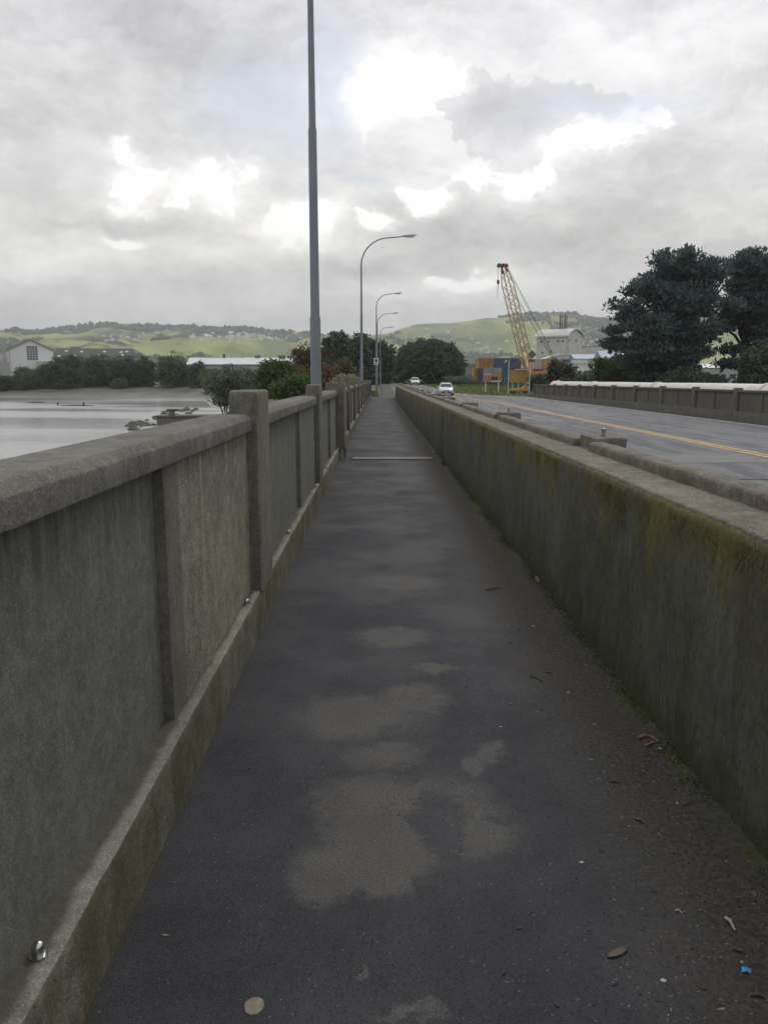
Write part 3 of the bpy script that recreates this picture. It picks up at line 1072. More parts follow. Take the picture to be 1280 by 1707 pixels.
def hill_z_np(x, y):
    top = np.interp(x * R_Y / np.maximum(y * 0.35 + R_Y * 0.65, 1), ridge_x, ridge_z)
    foot = 1500 + 280 * np.sin(x * 0.0019 + 1.0) + 160 * np.sin(x * 0.0047)
    t = np.clip((y - foot) / (R_Y - foot), 0, 1)
    sh = np.sin(t * math.pi / 2) ** 1.35
    back = np.clip((y - R_Y) / 1400, 0, 1)
    base = top * sh * (1 - 0.85 * back ** 1.3)
    spur = np.abs(fbm(x, y * 0.55, 0.0022, 5, 3.0))
    fine = fbm(x, y, 0.009, 3, 9.0)
    amp = np.sin(np.clip(t, 0, 1) * math.pi) ** 0.8
    fore = fbm(x, y, 0.0013, 3, 21.0)
    z = base - amp * spur * 150 + fine * 9 * amp + amp * fore * 55
    return np.maximum(z, -12) - 1.5 * (t <= 0)


hx = np.linspace(-4200, 4200, 281)
hy = np.linspace(1150, 5000, 110)
HX, HY = np.meshgrid(hx, hy)
HZ = hill_z_np(HX.ravel(), HY.ravel())
hv = np.stack([HX.ravel(), HY.ravel(), HZ], 1)
nx = len(hx)
ii, jj = np.meshgrid(np.arange(nx - 1), np.arange(len(hy) - 1))
k0 = (jj * nx + ii).ravel()
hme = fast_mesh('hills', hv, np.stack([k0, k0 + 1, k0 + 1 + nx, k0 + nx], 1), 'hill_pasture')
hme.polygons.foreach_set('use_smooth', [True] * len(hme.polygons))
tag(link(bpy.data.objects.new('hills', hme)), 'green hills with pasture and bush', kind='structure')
HGRID = HZ.reshape(len(hy), len(hx))


def hill_z(x, y):
    i = (x - hx[0]) / (hx[1] - hx[0])
    j = (y - hy[0]) / (hy[1] - hy[0])
    i0, j0 = int(max(0, min(len(hx) - 2, i))), int(max(0, min(len(hy) - 2, j)))
    u, w = i - i0, j - j0
    return float((HGRID[j0, i0] * (1 - u) + HGRID[j0, i0 + 1] * u) * (1 - w) + (HGRID[j0 + 1, i0] * (1 - u) + HGRID[j0 + 1, i0 + 1] * u) * w)


# ---- bridge deck, footpath, road
deck = MB()
dprof = [(-1.02, -1.15), (17.3, -1.15), (17.3, ROAD_Z - 0.01), (1.6, ROAD_Z - 0.01), (1.6, -0.012), (-1.02, -0.012)]
for a_, b_ in zip(np.arange(Y_START, 64, 4), np.arange(Y_START + 4, 68, 4)):
    b_ = min(b_, 64.0)
    bd = bend(0.5 * (a_ + b_))
    deck.prism([(x + bd * 0.6, z) for x, z in dprof], 'y', a_, b_)
deck_o = deck.build('bridge_deck', 'deck_concrete')
tag(deck_o, 'concrete bridge deck', kind='structure')
for y in (-22, -3, 16, 35, 53):
    MB().bounds(-0.6, 16.6, y - 0.4, y + 0.4, -6.5, -1.15).build('pier', 'deck_concrete', deck_o)

def path_z(x, y):
    z = 0.006 * mnoise.noise(Vector((x * 1.4, y * 1.1, 0))) + 0.003 * mnoise.noise(Vector((x * 5, y * 5, 4)))
    return z + 0.012 * smooth(1.0, 1.24, x)


V, F = [], []
ysp = np.concatenate([np.linspace(Y_START, 0, 20)[:-1], np.linspace(0, 10, 120)[:-1], np.linspace(10, 66, 70)])
nxp = 24
for y in ysp:
    for i in range(nxp + 1):
        x = -0.74 + (1.26 + 0.74) * i / nxp
        V.append((x + bend(y), y, path_z(x, y)))
for j in range(len(ysp) - 1):
    for i in range(nxp):
        k = j * (nxp + 1) + i
        F.append((k, k + 1, k + nxp + 2, k + nxp + 1))
me = bpy.data.meshes.new('footpath')
me.from_pydata(V, [], F)
me.materials.append(M['footpath_asphalt'])
me.polygons.foreach_set('use_smooth', [True] * len(me.polygons))
footpath = link(bpy.data.objects.new('footpath', me))
tag(footpath, 'damp dark asphalt footpath with pale dry patches', kind='structure')
# cover strip over the deck joint
JY = 14.62
MB().box((0.29 + bend(JY), JY, 0.012), (1.52, 0.38, 0.022)).build('joint_strip', 'joint_beige', footpath, bevel=0.006)
# the path goes on past the bridge beside the road
path2 = strip('pavement', lambda y: road_left(y) - 1.75, lambda y: road_left(y) - 0.2, 66, 230, 3, 0.13, 'footpath_asphalt')
# ramp the first metres down from the bridge level
for v_ in path2.data.vertices:
    y = v_.co.y
    v_.co.z += (0.0 - (road_z(y) + 0.13)) * (1 - smooth(66, 92, y))
    if y < 92:
        t = smooth(66, 92, y)
tag(path2, 'asphalt pavement running on beside the road', kind='structure')
kerb2 = MB()
for y in np.arange(64.5, 225, 3.0):
    x0, x1 = road_left(y) - 0.1, road_left(y + 3) - 0.1
    kerb2.box(((x0 + x1) / 2, y + 1.5, road_z(y + 1.5) + 0.02), (0.2, 3.0, 0.26), -math.atan2(x1 - x0, 3))
tag(kerb2.build('kerb', 'joint_beige'), 'pale concrete kerb beside the road', kind='structure')

road = strip('road', road_left, road_right, Y_START - 40, 400, 2.0, 0.0, 'road_asphalt')
tag(road, 'two lane asphalt road', kind='structure')
for s in (-1, 1):
    strip('yellow_line', lambda y: road_mid(y) + s * 0.13 - 0.06, lambda y: road_mid(y) + s * 0.13 + 0.06, -60, 190, 2, 0.005, 'line_yellow', road)
strip('edge_line', lambda y: road_right(y) - 0.62, lambda y: road_right(y) - 0.50, -60, 84, 2, 0.005, 'line_white', road)
strip('edge_line', lambda y: road_left(y) + 0.55, lambda y: road_left(y) + 0.66, -60, 110, 2, 0.005, 'line_white', road)
for (x0, x1, y0, y1) in ((6.9, 9.4, 17.6, 19.6), (4.2, 6.2, 30, 34), (11.0, 12.6, 40, 52)):
    strip('road_patch', lambda y: x0, lambda y: x1, y0, y1, 1, 0.004, 'road_patch', road)

for jy in (JY, 34.0, 54.0):
    strip('deck_joint', lambda y: road_left(jy) + 0.02, lambda y: road_right(jy) - 0.1, jy - 0.04, jy + 0.04, 1, 0.009, 'black_trim', road)
strip('tar_seam', lambda y: 5.9, lambda y: 6.0, -20, 60, 2, 0.004, 'black_trim', road)

# ================================================================== LEFT PARAPET
lp = empty('bridge_parapet', (-0.85, 0, 0))
tag(lp, 'grey concrete parapet with recessed panels and chunky posts between footpath and river', 'parapet')
lp.location = (0, 0, 0)
S, P1 = 4.85, 4.73
post_y = [P1 + S * k for k in range(-7, 13) if P1 + S * k < Y_END]
for k, py in enumerate(post_y):
    near = -1 < py < 12
    big = abs(py - (P1 + 2 * S)) < 0.1
    x_in = -0.60 if big else -0.69
    hw = 0.27 if big else 0.24
    pr = rect(-0.945 if big else -0.855, x_in, 0.235, 1.435, (0, 0, 0.018, 0.018), 3, 0.06 if near else 0.3)
    o = sweep('post', pr, py - hw, py + hw, 0.05 if near else 0.24, 'post_concrete', lp, 0.004 if near else 0.0, 7.0, 0.022, seed=k * 3.1)
    if big:
        MB().bounds(x_in - 0.05 + bend(py), x_in + 0.004 + bend(py), py + hw + 0.002, py + hw + 0.035, 0.02, 1.20).build('joint_strip', 'joint_beige', lp)
for k in range(len(post_y) - 1):
    a_, b_ = post_y[k] + 0.24, post_y[k + 1] - 0.24
    if abs(post_y[k] - (P1 + 2 * S)) < 0.1:
        a_ += 0.04
    if abs(post_y[k + 1] - (P1 + 2 * S)) < 0.1:
        b_ -= 0.03
    near = b_ > 0 and a_ < 9
    st = 0.03 if near else 0.25
    dy = 0.05 if near else 0.8
    # top rail with a chamfered inner arris
    pr = rounded([(-0.962, 1.205), (-0.722, 1.205), (-0.722, 1.272), (-0.752, 1.302), (-0.945, 1.302), (-0.962, 1.285)],
                 (0, 0.004, 0.004, 0.006, 0.008, 0.008), 2, st)
    sweep('top_rail', pr, a_ + 0.004, b_ - 0.012, dy, 'rail_concrete', lp, 0.0013 if near else 0.0, 23.0, 0.008, seed=k * 5.3, wear=0.009 if near else 0.0)
    my = post_y[k] + S * 0.5 + 0.50
    # mullion
    pr = rect(-0.90, -0.752, 0.24, 1.21, (0, 0, 0, 0), 1, 0.05 if near else 0.4)
    sweep('mullion', pr, my - 0.10, my + 0.10, 0.04 if near else 0.2, 'post_concrete', lp, 0.003 if near else 0.0, 8.0, 0.010, seed=k * 1.7)
    # two recessed panels, the second rougher
    for (q0, q1, mt) in ((a_ - 0.02, my - 0.098, 'panel_concrete'), (my + 0.098, b_ + 0.02, 'panel_pebbled')):
        mt2 = mt if k % 2 == 0 or near else ('panel_concrete' if mt == 'panel_pebbled' else mt)
        if not near:
            mt2 = 'panel_concrete'
        if near and a_ > 4:
            mt2 = 'panel_concrete'
        x_face = -0.792 if mt == 'panel_concrete' else -0.757
        pr = rect(-0.885, x_face, 0.24, 1.212, (0, 0, 0, 0), 1, 0.06 if near else 0.5)
        sweep('panel', pr, q0, q1, 0.06 if near else 0.5, mt2, lp, 0.004 if near else 0.0, 5.0, 0.0, seed=k * 2.3)
# kerb under the parapet, in cast lengths
ky = [Y_START] + [y for y in post_y] + [Y_END + 0.6]
for k in range(len(ky) - 1):
    a_, b_ = ky[k], ky[k + 1]
    near = b_ > 0 and a_ < 9
    pr = rounded([(-1.0, -0.008), (-0.697, -0.008), (-0.700, 0.246), (-1.0, 0.252)], (0, 0, 0.012, 0.01), 2, 0.028 if near else 0.3)
    sweep('kerb', pr, a_ + 0.003, b_ - 0.003, 0.045 if near else 1.2, 'kerb_lip', lp, 0.0035 if near else 0.0, 12.0, 0.004, seed=k * 4.4, wear=0.012 if near else 0.0)
# chrome dome nuts on the kerb
bm_ = MB()
bm_.lathe((0, 0, 0), [(0.026, 0.0), (0.026, 0.006), (0.017, 0.007), (0.017, 0.024), (0.015, 0.031), (0.010, 0.037), (0.003, 0.040)], 12)
nut_me = bm_.mesh('dome_nut', 'chrome', smooth=True)
for (x, y) in ((-0.748, 1.516), (-0.735, 4.20), (-0.728, 6.21), (-0.728, 9.0), (-0.728, 10.98), (-0.72, 13.9), (-0.73, 17.8),
               (-0.73, 21.2), (-0.73, 25.9)):
    o = link(bpy.data.objects.new('dome_nut', nut_me), lp)
    o.location = (x + bend(y), y, 0.246)
    o.scale = (0.85, 0.85, 0.85)

# ================================================================== RIGHT BARRIER WALL
bw = empty('barrier_wall', (0, 0, 0))
tag(bw, 'mossy dark concrete barrier wall between footpath and road', 'wall')
segs = [Y_START, -18, -9, 0.0, 3.75, 9.2, JY, 24, 34, 44, 54, Y_END]
for k in range(len(segs) - 1):
    a_, b_ = segs[k], segs[k + 1]
    near = b_ > 0 and a_ < 10
    pr = rounded([(1.215, -0.02), (1.76, -0.02 + ROAD_Z), (1.76, 0.985), (1.234, 0.992)], (0, 0, 0.03, 0.035), 3, 0.045 if near else 0.3)
    sweep('wall_length', pr, a_ + (0.004 if a_ == JY else 0.0), b_ - (0.006 if b_ == JY else 0.0), 0.06 if near else 1.0, 'mossy_wall', bw, 0.006 if near else 0.0, 5.0, 0.006, wear=0.012 if near else 0.0)
# worn pale top surface, a thin screed sheet a little proud of the wall
for k in range(len(segs) - 1):
    a_, b_ = segs[k], segs[k + 1]
    near = b_ > 0 and a_ < 10
    pr = rounded([(1.246, 0.965), (1.74, 0.965), (1.74, 0.998), (1.246, 0.998)], (0, 0, 0.01, 0.022), 3, 0.03 if near else 0.3)
    sweep('top_screed', pr, a_ + 0.001, b_ - 0.001, 0.05 if near else 1.0, 'ledge_concrete', bw, 0.004 if near else 0.0, 9.0, 0.0, seed=2.0)
MB().bounds(1.200 + bend(JY), 1.212 + bend(JY), JY - 0.035, JY + 0.035, 0.02, 0.90).build('joint_strip', 'post_concrete', bw)
# upstand kerb with footing blocks of a removed railing
block_y = [5.45 + 0.22 + 4.13 * k for k in range(-8, 15)]
for k, by in enumerate(block_y):
    near = 0 < by < 15
    pr = rect(1.545, 1.78, 0.985, 1.088, (0, 0, 0.012, 0.012), 2, 0.04 if near else 0.3)
    o = sweep('footing_block', pr, by - 0.21, by + 0.21, 0.05 if near else 0.4, 'ledge_concrete' if k % 3 else 'post_concrete', bw, 0.004 if near else 0.0, 9.0, 0.012, seed=k * 7.7, wear=0.01 if near else 0.0)
    if k % 4 in (0, 1, 3):
        b2 = MB()
        cx_ = 1.66 + bend(by)
        b2.lathe((cx_, by - 0.02, 1.083), [(0.022, 0), (0.022, 0.012), (0.015, 0.013), (0.015, 0.045), (0.019, 0.047), (0.019, 0.058), (0.010, 0.064)], 10)
        st_ = b2.build('stud', 'old_steel', bw, smooth=True)
    if k < len(block_y) - 1:
        a_, b_ = by + 0.21, block_y[k + 1] - 0.21
        near = b_ > 0 and a_ < 12
        pr = rect(1.50, 1.632, 0.985, 1.060, (0, 0, 0.03, 0.03), 3, 0.03 if near else 0.2)
        sweep('upstand', pr, a_ - 0.01, b_ + 0.01, 0.05 if near else 0.8, 'ledge_concrete', bw, 0.006 if near else 0.0, 8.0, 0.02, seed=k * 1.3, wear=0.015 if near else 0.0)

# ================================================================== FAR PARAPET
fp = empty('bridge_parapet', (0, 0, 0))
tag(fp, 'long grey concrete parapet across the road in front of the pale pipe', 'parapet')
FY_END = 88.5
fpost = [-27 + S * k for k in range(0, 26)]
fpost = [y for y in fpost if y < FY_END]
FX = 16.55


def drop(y):          # the far parapet steps down a little towards its end
    return -0.10 * smooth(45, 85, y)


for k, y in enumerate(fpost):
    d = drop(y)
    pr = rect(FX, FX + 0.26, -0.05 + d, 1.10 + d, (0, 0, 0.03, 0.03), 2)
    sweep('post', pr, y - 0.24, y + 0.24, 0.3, 'far_concrete', fp, 0.0, 1.0, 0.02)
    if k < len(fpost) - 1:
        a_, b_ = y + 0.24, fpost[k + 1] - 0.24
        pr = rect(FX + 0.01, FX + 0.25, 0.91 + d, 1.01 + d, (0, 0.01, 0.02, 0.02), 2)
        sweep('top_rail', pr, a_ + 0.004, b_ - 0.004, 1.2, 'far_concrete', fp, 0.0, 1.0, 0.01)
        my = (a_ + b_) / 2
        pr = rect(FX + 0.055, FX + 0.20, 0.03 + d, 0.915 + d, (0, 0, 0, 0), 1)
        sweep('mullion', pr, my - 0.1, my + 0.1, 0.2, 'far_concrete', fp, 0.0, 1.0, 0.01)
        for q0, q1 in ((a_ - 0.02, my - 0.098), (my + 0.098, b_ + 0.02)):
            pr = rect(FX + 0.10, FX + 0.19, 0.03 + d, 0.916 + d, (0, 0, 0, 0), 1)
            sweep('panel', pr, q0, q1, 1.2, 'panel_pebbled' if k == 10 else 'far_concrete', fp)
for a_, b_ in zip([-30] + fpost, fpost + [FY_END + 0.3]):
    d = drop((a_ + b_) / 2)
    pr = rounded([(FX - 0.10, -0.5), (FX + 0.42, -0.5), (FX + 0.42, 0.04 + d), (FX - 0.06, 0.035 + d)], (0, 0, 0.01, 0.03), 2)
    sweep('kerb', pr, a_ + 0.003, b_ - 0.003, 1.2, 'far_concrete', fp, 0.0, 1.0, 0.004)

# ---- the pale pipe beyond the far parapet
pipe = empty('water_pipe', (0, 0, 0))
tag(pipe, 'large pale pipeline with raised joint collars behind the far parapet', 'pipe')
PXX, PR = 19.4, 0.62
py_list = [-20, 2, 22, 38.5, 54, 70, 86]
for a_, b_ in zip(py_list, py_list[1:]):
    t = MB()
    t.tube([(PXX + bend(a_) * 0.6, a_, 0.64), (PXX + bend((a_ + b_) / 2) * 0.6, (a_ + b_) / 2, 0.66), (PXX + bend(b_) * 0.6, b_, 0.64)], PR, 28)
    t.build('pipe_length', 'pipe_paint', pipe, smooth=True)
for y in py_list:
    t = MB()
    t.tube([(PXX + bend(y) * 0.6, y - 0.12, 0.645), (PXX + bend(y) * 0.6, y + 0.12, 0.645)], PR + 0.055, 28)
    t.build('collar', 'pipe_paint', pipe, smooth=True)
for y in (2, 38.5, 70, 86):
    MB().bounds(PXX - 0.5, PXX + 0.5, y - 0.25, y + 0.25, -6.5 if y < 60 else -2.0, 0.12).build('pipe_support', 'deck_concrete', pipe)

# ================================================================== STREET LAMPS
lamp_labels = ['tall grey lamp pole rising beside the second parapet post, head out of view',
               'grey lamp post with long curved arm standing behind the parapet',
               'grey lamp post carrying a small white sign on its pole at the verge',
               'slender lamp post with curved arm beyond the one carrying a sign',
               'most distant slender lamp post with curved arm beside the pavement']


def street_lamp(x, y, zb, top, arm, r0, label):
    o = empty('street_lamp', (x, y, zb))
    tag(o, label, 'street lamp', 'lamp posts along the footpath')
    H = top - zb
    hb = H - arm * 0.50
    p = MB()
    p.tube([(0, 0, 0), (0, 0, 0.02)], [r0 * 1.9, r0 * 1.9], 12)
    p.build('base_plate', 'galvanised', o)
    step1 = H * 0.27
    p = MB()
    p.tube([(0, 0, 0.02), (0, 0, step1), (0, 0, step1 + 0.05), (0, 0, H * 0.56), (0, 0, H * 0.56 + 0.05), (0, 0, hb)],
           [r0, r0 * 0.98, r0 * 0.84, r0 * 0.74, r0 * 0.62, r0 * 0.46], 14)
    p.build('pole', 'galvanised', o, smooth=True)
    q = MB().bounds(-0.05, 0.05, -r0 * 1.02, -r0 * 0.9, 0.8, 1.4)
    q.build('access_door', 'galvanised', o)
    pts = []
    R = H - hb - 0.06
    for i in range(13):
        t = i / 12 * math.radians(82)
        pts.append((R * 1.05 * (1 - math.cos(t)), 0, hb - 0.02 + R * math.sin(t)))
    last = pts[-1]
    d = Vector((math.cos(math.radians(5)), 0, math.sin(math.radians(5))))
    L = arm - 0.9 - last[0]
    for i in range(1, 4):
        pts.append((last[0] + d.x * L * i / 3, 0, last[2] + d.z * L * i / 3))
    p = MB()
    p.tube(pts, [r0 * 0.42 - r0 * 0.12 * i / len(pts) for i in range(len(pts))], 10)
    p.build('arm', 'galvanised', o, smooth=True)
    e_ = Vector(pts[-1])
    h = MB()
    prof = [(0.0, 0.04), (0.10, 0.075), (0.35, 0.10), (0.65, 0.09), (0.85, 0.05), (0.92, 0.02)]
    k = len(h.v)
    for (s, w) in prof:
        c = e_ + d * s + Vector((0, 0, 0.02))
        for (yy, zz__) in ((-w * 1.3, -0.045), (w * 1.3, -0.045), (w * 1.05, 0.02), (w * 0.5, 0.055), (-w * 0.5, 0.055), (-w * 1.05, 0.02)):
            h.v.append((c.x, yy, c.z + zz__ * (0.4 + w * 6)))
    for i in range(len(prof) - 1):
        for j in range(6):
            a2, b2 = k + i * 6 + j, k + i * 6 + (j + 1) % 6
            h.f.append((a2, b2, b2 + 6, a2 + 6))
    h.f.append(tuple(k + j for j in range(6)))
    h.f.append(tuple(k + (len(prof) - 1) * 6 + j for j in range(6)))
    head = h.build('lamp_head', 'lamp_metal', o, smooth=True)
    g = MB().box((e_.x + 0.50, 0, e_.z + 0.05 - 0.06), (0.50, 0.18, 0.06))
    gl = g.build('lamp_glass', 'lamp_glass', head, bevel=0.015)
    return o


LAMP_D = [14.0, 47.5, 78.0, 101.0, 126.0]
LAMP_PX = [(527, None), (603, 394), (627.5, 489), (629, 522), (634, 545)]
ARM_PX = [None, 90, 42, 35, 22]
for i, Y in enumerate(LAMP_D):
    px, ty = LAMP_PX[i]
    b0 = at_y(px, 640, Y)
    top = at_y(px, ty, Y).z if ty else 10.4
    arm = (at_y(px + ARM_PX[i], 600, Y).x - b0.x) if ARM_PX[i] else 3.4
    zb = -0.35 if i < 2 else ground_z(b0.x, Y)
    if i == 2:
        zb = max(zb, -0.12)
    street_lamp(b0.x, Y, zb, top, arm, 0.098 if i == 0 else 0.10, lamp_labels[i])
# brackets carrying the two bridge lamps on the deck edge
for i in (0, 1):
    px, Y = LAMP_PX[i][0], LAMP_D[i]
    b0 = at_y(px, 640, Y)
    x0 = b0.x - 0.25
    m_ = MB().bounds(x0, -0.985 + bend(Y), Y - 0.25, Y + 0.25, -0.62, -0.35)
    m_.build('lamp_plinth', 'deck_concrete', deck_o)

# small sign on the third lamp post
sp_ = at_y(627, 603, 77.8)
sg = empty('traffic_sign', (sp_.x, 77.85, sp_.z - 0.3))
tag(sg, 'small white rectangular sign with dark symbol strapped to a lamp post', 'sign')
MB().bounds(-0.24, 0.24, -0.02, 0.0, 0.0, 0.66).build('sign_plate', 'sign_white', sg, bevel=0.006)
MB().bounds(-0.13, 0.13, -0.026, -0.021, 0.28, 0.56).build('sign_symbol', 'sign_black', sg, bevel=0.001)
MB().bounds(-0.16, 0.16, -0.026, -0.021, 0.09, 0.17).build('sign_symbol', 'sign_black', sg, bevel=0.001)
MB().bounds(-0.12, 0.12, 0.0, 0.06, 0.30, 0.35).build('strap', 'galvanised', sg)


# ================================================================== VEHICLES
def car(x, y, z, rz, label, paint='car_white'):
    """saloon seen from its front; front points to -Y"""
    o = empty('car', (x, y, z), rz)
    tag(o, label, 'car', 'cars on the road')
    # body lofted from cross-sections along y (front -2.15 .. rear 2.15): half width, bottom, shoulder height, top height, top half width
    S_ = [(-2.18, 0.62, 0.36, 0.52, 0.56, 0.52), (-2.08, 0.76, 0.26, 0.60, 0.66, 0.64), (-1.75, 0.83, 0.22, 0.68, 0.78, 0.70),
          (-1.2, 0.855, 0.20, 0.76, 0.88, 0.74), (-0.80, 0.86, 0.20, 0.82, 0.94, 0.74), (0.0, 0.87, 0.20, 0.86, 0.96, 0.76),
          (0.9, 0.87, 0.20, 0.88, 0.98, 0.76), (1.5, 0.86, 0.22, 0.88, 0.99, 0.74), (2.0, 0.81, 0.26, 0.84, 0.94, 0.68), (2.15, 0.72, 0.34, 0.74, 0.82, 0.58)]
    b = MB()
    for (yy, hw, zb, zs, zt, tw) in S_:
        ring = [(-hw * 0.93, zb), (hw * 0.93, zb), (hw, zb + 0.12), (hw, zs - 0.10), (hw * 0.97, zs), (tw, zt), (0, zt + 0.03), (-tw, zt), (-hw * 0.97, zs), (-hw, zs - 0.10), (-hw, zb + 0.12)]
        for (xx, zz_) in ring:
            b.v.append((xx, yy, zz_))
    m = 11
    for i in range(len(S_) - 1):
        for j in range(m):
            a2, b2 = i * m + j, i * m + (j + 1) % m
            b.f.append((a2, b2, b2 + m, a2 + m))
    b.f.append(tuple(range(m)))
    b.f.append(tuple((len(S_) - 1) * m + j for j in range(m)))
    body = b.build('body', paint, o, smooth=True)
    # cabin: glass house with roof skin
    G = [(-0.92, 0.70, 0.90, 0.70), (-0.22, 0.74, 1.36, 0.56), (0.30, 0.75, 1.40, 0.58), (1.05, 0.74, 1.34, 0.55), (1.72, 0.68, 0.94, 0.62)]
    g = MB()
    for (yy, bw_, zt, tw) in G:
        g.v += [(-bw_, yy, 0.86), (bw_, yy, 0.86), (tw, yy, zt), (-tw, yy, zt)]
    for i in range(len(G) - 1):
        for j in range(4):
            a2, b2 = i * 4 + j, i * 4 + (j + 1) % 4
            g.f.append((a2, b2, b2 + 4, a2 + 4))
    g.f += [(0, 1, 2, 3), (16, 17, 18, 19)]
    g.build('windows', 'car_glass', o, smooth=False)
    r = MB()
    for (yy, zt, tw) in ((-0.30, 1.335, 0.57), (-0.10, 1.40, 0.585), (0.40, 1.43, 0.60), (1.02, 1.375, 0.57), (1.14, 1.31, 0.56)):
        r.v += [(-tw, yy, zt - 0.05), (tw, yy, zt - 0.05), (tw * 0.8, yy, zt + 0.005), (-tw * 0.8, yy, zt + 0.005)]
    for i in range(4):
        for j in range(4):
            a2, b2 = i * 4 + j, i * 4 + (j + 1) % 4
            r.f.append((a2, b2, b2 + 4, a2 + 4))
    r.f += [(0, 1, 2, 3), (16, 17, 18, 19)]
    r.build('roof', paint, o, smooth=True)
    for s in (-1, 1):
        MB().tube([(s * 0.70, -0.95, 0.90), (s * 0.575, -0.24, 1.36)], 0.035, 6).build('pillar', paint, o)
        MB().tube([(s * 0.60, 1.70, 0.95), (s * 0.56, 1.08, 1.34)], 0.05, 6).build('pillar', paint, o)
        MB().tube([(s * 0.755, 0.35, 0.88), (s * 0.605, 0.35, 1.40)], 0.035, 6).build('pillar', paint, o)
        MB().box((s * 0.94, -0.62, 0.98), (0.17, 0.10, 0.12)).build('door_mirror', paint, o, bevel=0.02)
        hl = MB().box((s * 0.60, -2.06, 0.63), (0.30, 0.16, 0.14), -s * 0.35)
        hl.build('headlight', 'lamp_lens', o, bevel=0.03)
        MB().box((s * 0.66, 2.07, 0.72), (0.24, 0.12, 0.16), s * 0.3).build('tail_light', 'lamp_red', o, bevel=0.02)
        for yy in (-1.35, 1.32):
            w = MB()
            w.tube([(s * 0.66, yy, 0.31), (s * 0.86, yy, 0.31)], 0.31, 18)
            wo_ = w.build('wheel', 'tyre', o, smooth=True)
            w = MB()
            w.tube([(s * 0.861, yy, 0.31), (s * 0.875, yy, 0.31)], 0.19, 14)
            w.build('rim', 'rim', wo_)
    MB().bounds(-0.52, 0.52, -2.215, -2.10, 0.32, 0.44).build('grille', 'black_trim', o, bevel=0.02)
    MB().bounds(-0.34, 0.34, -2.215, -2.12, 0.50, 0.575).build('grille', 'black_trim', o, bevel=0.015)
    MB().bounds(-0.18, 0.18, -2.235, -2.216, 0.33, 0.43).build('number_plate', 'sign_white', o)
    return o


c1 = at_z(745.5, 659, ROAD_Z)
c1 = Vector((at_y(745.5, 650, 90).x, 90, 0))
car(c1.x, 90 + 2.1, road_z(92), -0.06, 'white saloon car approaching along the road beside the grass')
c2 = at_y(692.5, 640, 146)
car(c2.x, 148, road_z(148), -0.02, 'pale car driving before the dense round tree, farther up the road')


def van(x, y, z, rz):
    o = empty('van', (x, y, z), rz)
    tag(o, 'dark boxy vehicle driving away at the end of the road', 'van')
    b = MB()
    b.prism([(-2.2, 0.35), (2.2, 0.35), (2.25, 0.9), (2.0, 1.05), (1.3, 1.85), (-2.05, 1.9), (-2.25, 1.0)], 'x', -0.86, 0.86)
    b.build('body', 'car_dark', o, bevel=0.08)
    MB().bounds(-0.68, 0.68, -2.26, -2.19, 1.10, 1.62).build('rear_window', 'car_glass', o)
    for s in (-1, 1):
        MB().bounds(s * 0.76 - 0.07, s * 0.76 + 0.07, -2.30, -2.22, 0.80, 1.10).build('tail_light', 'lamp_red', o)
        for yy in (-1.35, 1.35):
            MB().tube([(s * 0.66, yy, 0.34), (s * 0.87, yy, 0.34)], 0.34, 16).build('wheel', 'tyre', o)
    MB().bounds(-0.25, 0.25, -2.29, -2.24, 0.62, 0.74).build('number_plate', 'sign_white', o)


vb = at_y(640, 637, 262)
van(vb.x, 262, road_z(262), 0.08)


# ================================================================== FOLIAGE
def leaf_cloud(rng, blobs, n, size, clump=0.35, up=0.0, nclump=None, slim=0.42, shell=0.6):
    """leaf-sized quads gathered in clumps through the outer volume of a set of ellipsoids"""
    blobs = np.array(blobs, dtype=float)
    wts = blobs[:, 3] * blobs[:, 5] + blobs[:, 3] * blobs[:, 4]
    wts = wts / wts.sum()
    nclump = nclump or max(12, n // 40)
    bi = rng.choice(len(blobs), nclump, p=wts)
    d = rng.normal(size=(nclump, 3))
    d /= np.linalg.norm(d, axis=1)[:, None]
    r = shell + (1 - shell) * rng.random(nclump) ** 0.5
    r *= 0.90 + 0.22 * rng.random(nclump)
    cc = blobs[bi, :3] + d * r[:, None] * blobs[bi, 3:6]
    ctint = rng.random(nclump)
    ci = rng.integers(0, nclump, n)
    off = rng.normal(size=(n, 3)) * clump
    off[:, 2] *= (0.6 if slim > 0.3 else 0.28)
    p = cc[ci] + off
    # tufts point outwards and upwards
    outv = d[ci] * 0.7 + rng.normal(size=(n, 3)) * 0.6
    outv[:, 2] += up
    outv /= np.linalg.norm(outv, axis=1)[:, None]
    side = np.cross(outv, rng.normal(size=(n, 3)))
    side /= (np.linalg.norm(side, axis=1)[:, None] + 1e-9)
    L = size * (0.6 + 0.8 * rng.random(n))[:, None]
    W = L * slim
    a_ = p - outv * L * 0.5
    b_ = p + side * W
    c_ = p + outv * L * 0.6
    e_ = p - side * W
    V = np.stack([a_, b_, c_, e_], 1).reshape(-1, 3)
    Q = np.arange(4 * n).reshape(-1, 4)
    tint = np.clip(0.55 * ctint[ci] + 0.45 * rng.random(n), 0, 1)
    return V, Q, tint


def limb(mb, p0, p1, r0, r1, rng, wob=0.08, n=5, sides=7):
    p0, p1 = Vector(p0), Vector(p1)
    L = (p1 - p0).length
    pts = []
    for i in range(n + 1):
        t = i / n
        q = p0.lerp(p1, t)
        if 0 < i < n:
            q += Vector(tuple(rng.normal(size=3))) * wob * L
        q.z += 0.06 * L * math.sin(t * math.pi)
        pts.append(q)
    mb.tube(pts, [r0 + (r1 - r0) * i / n for i in range(n + 1)], sides)


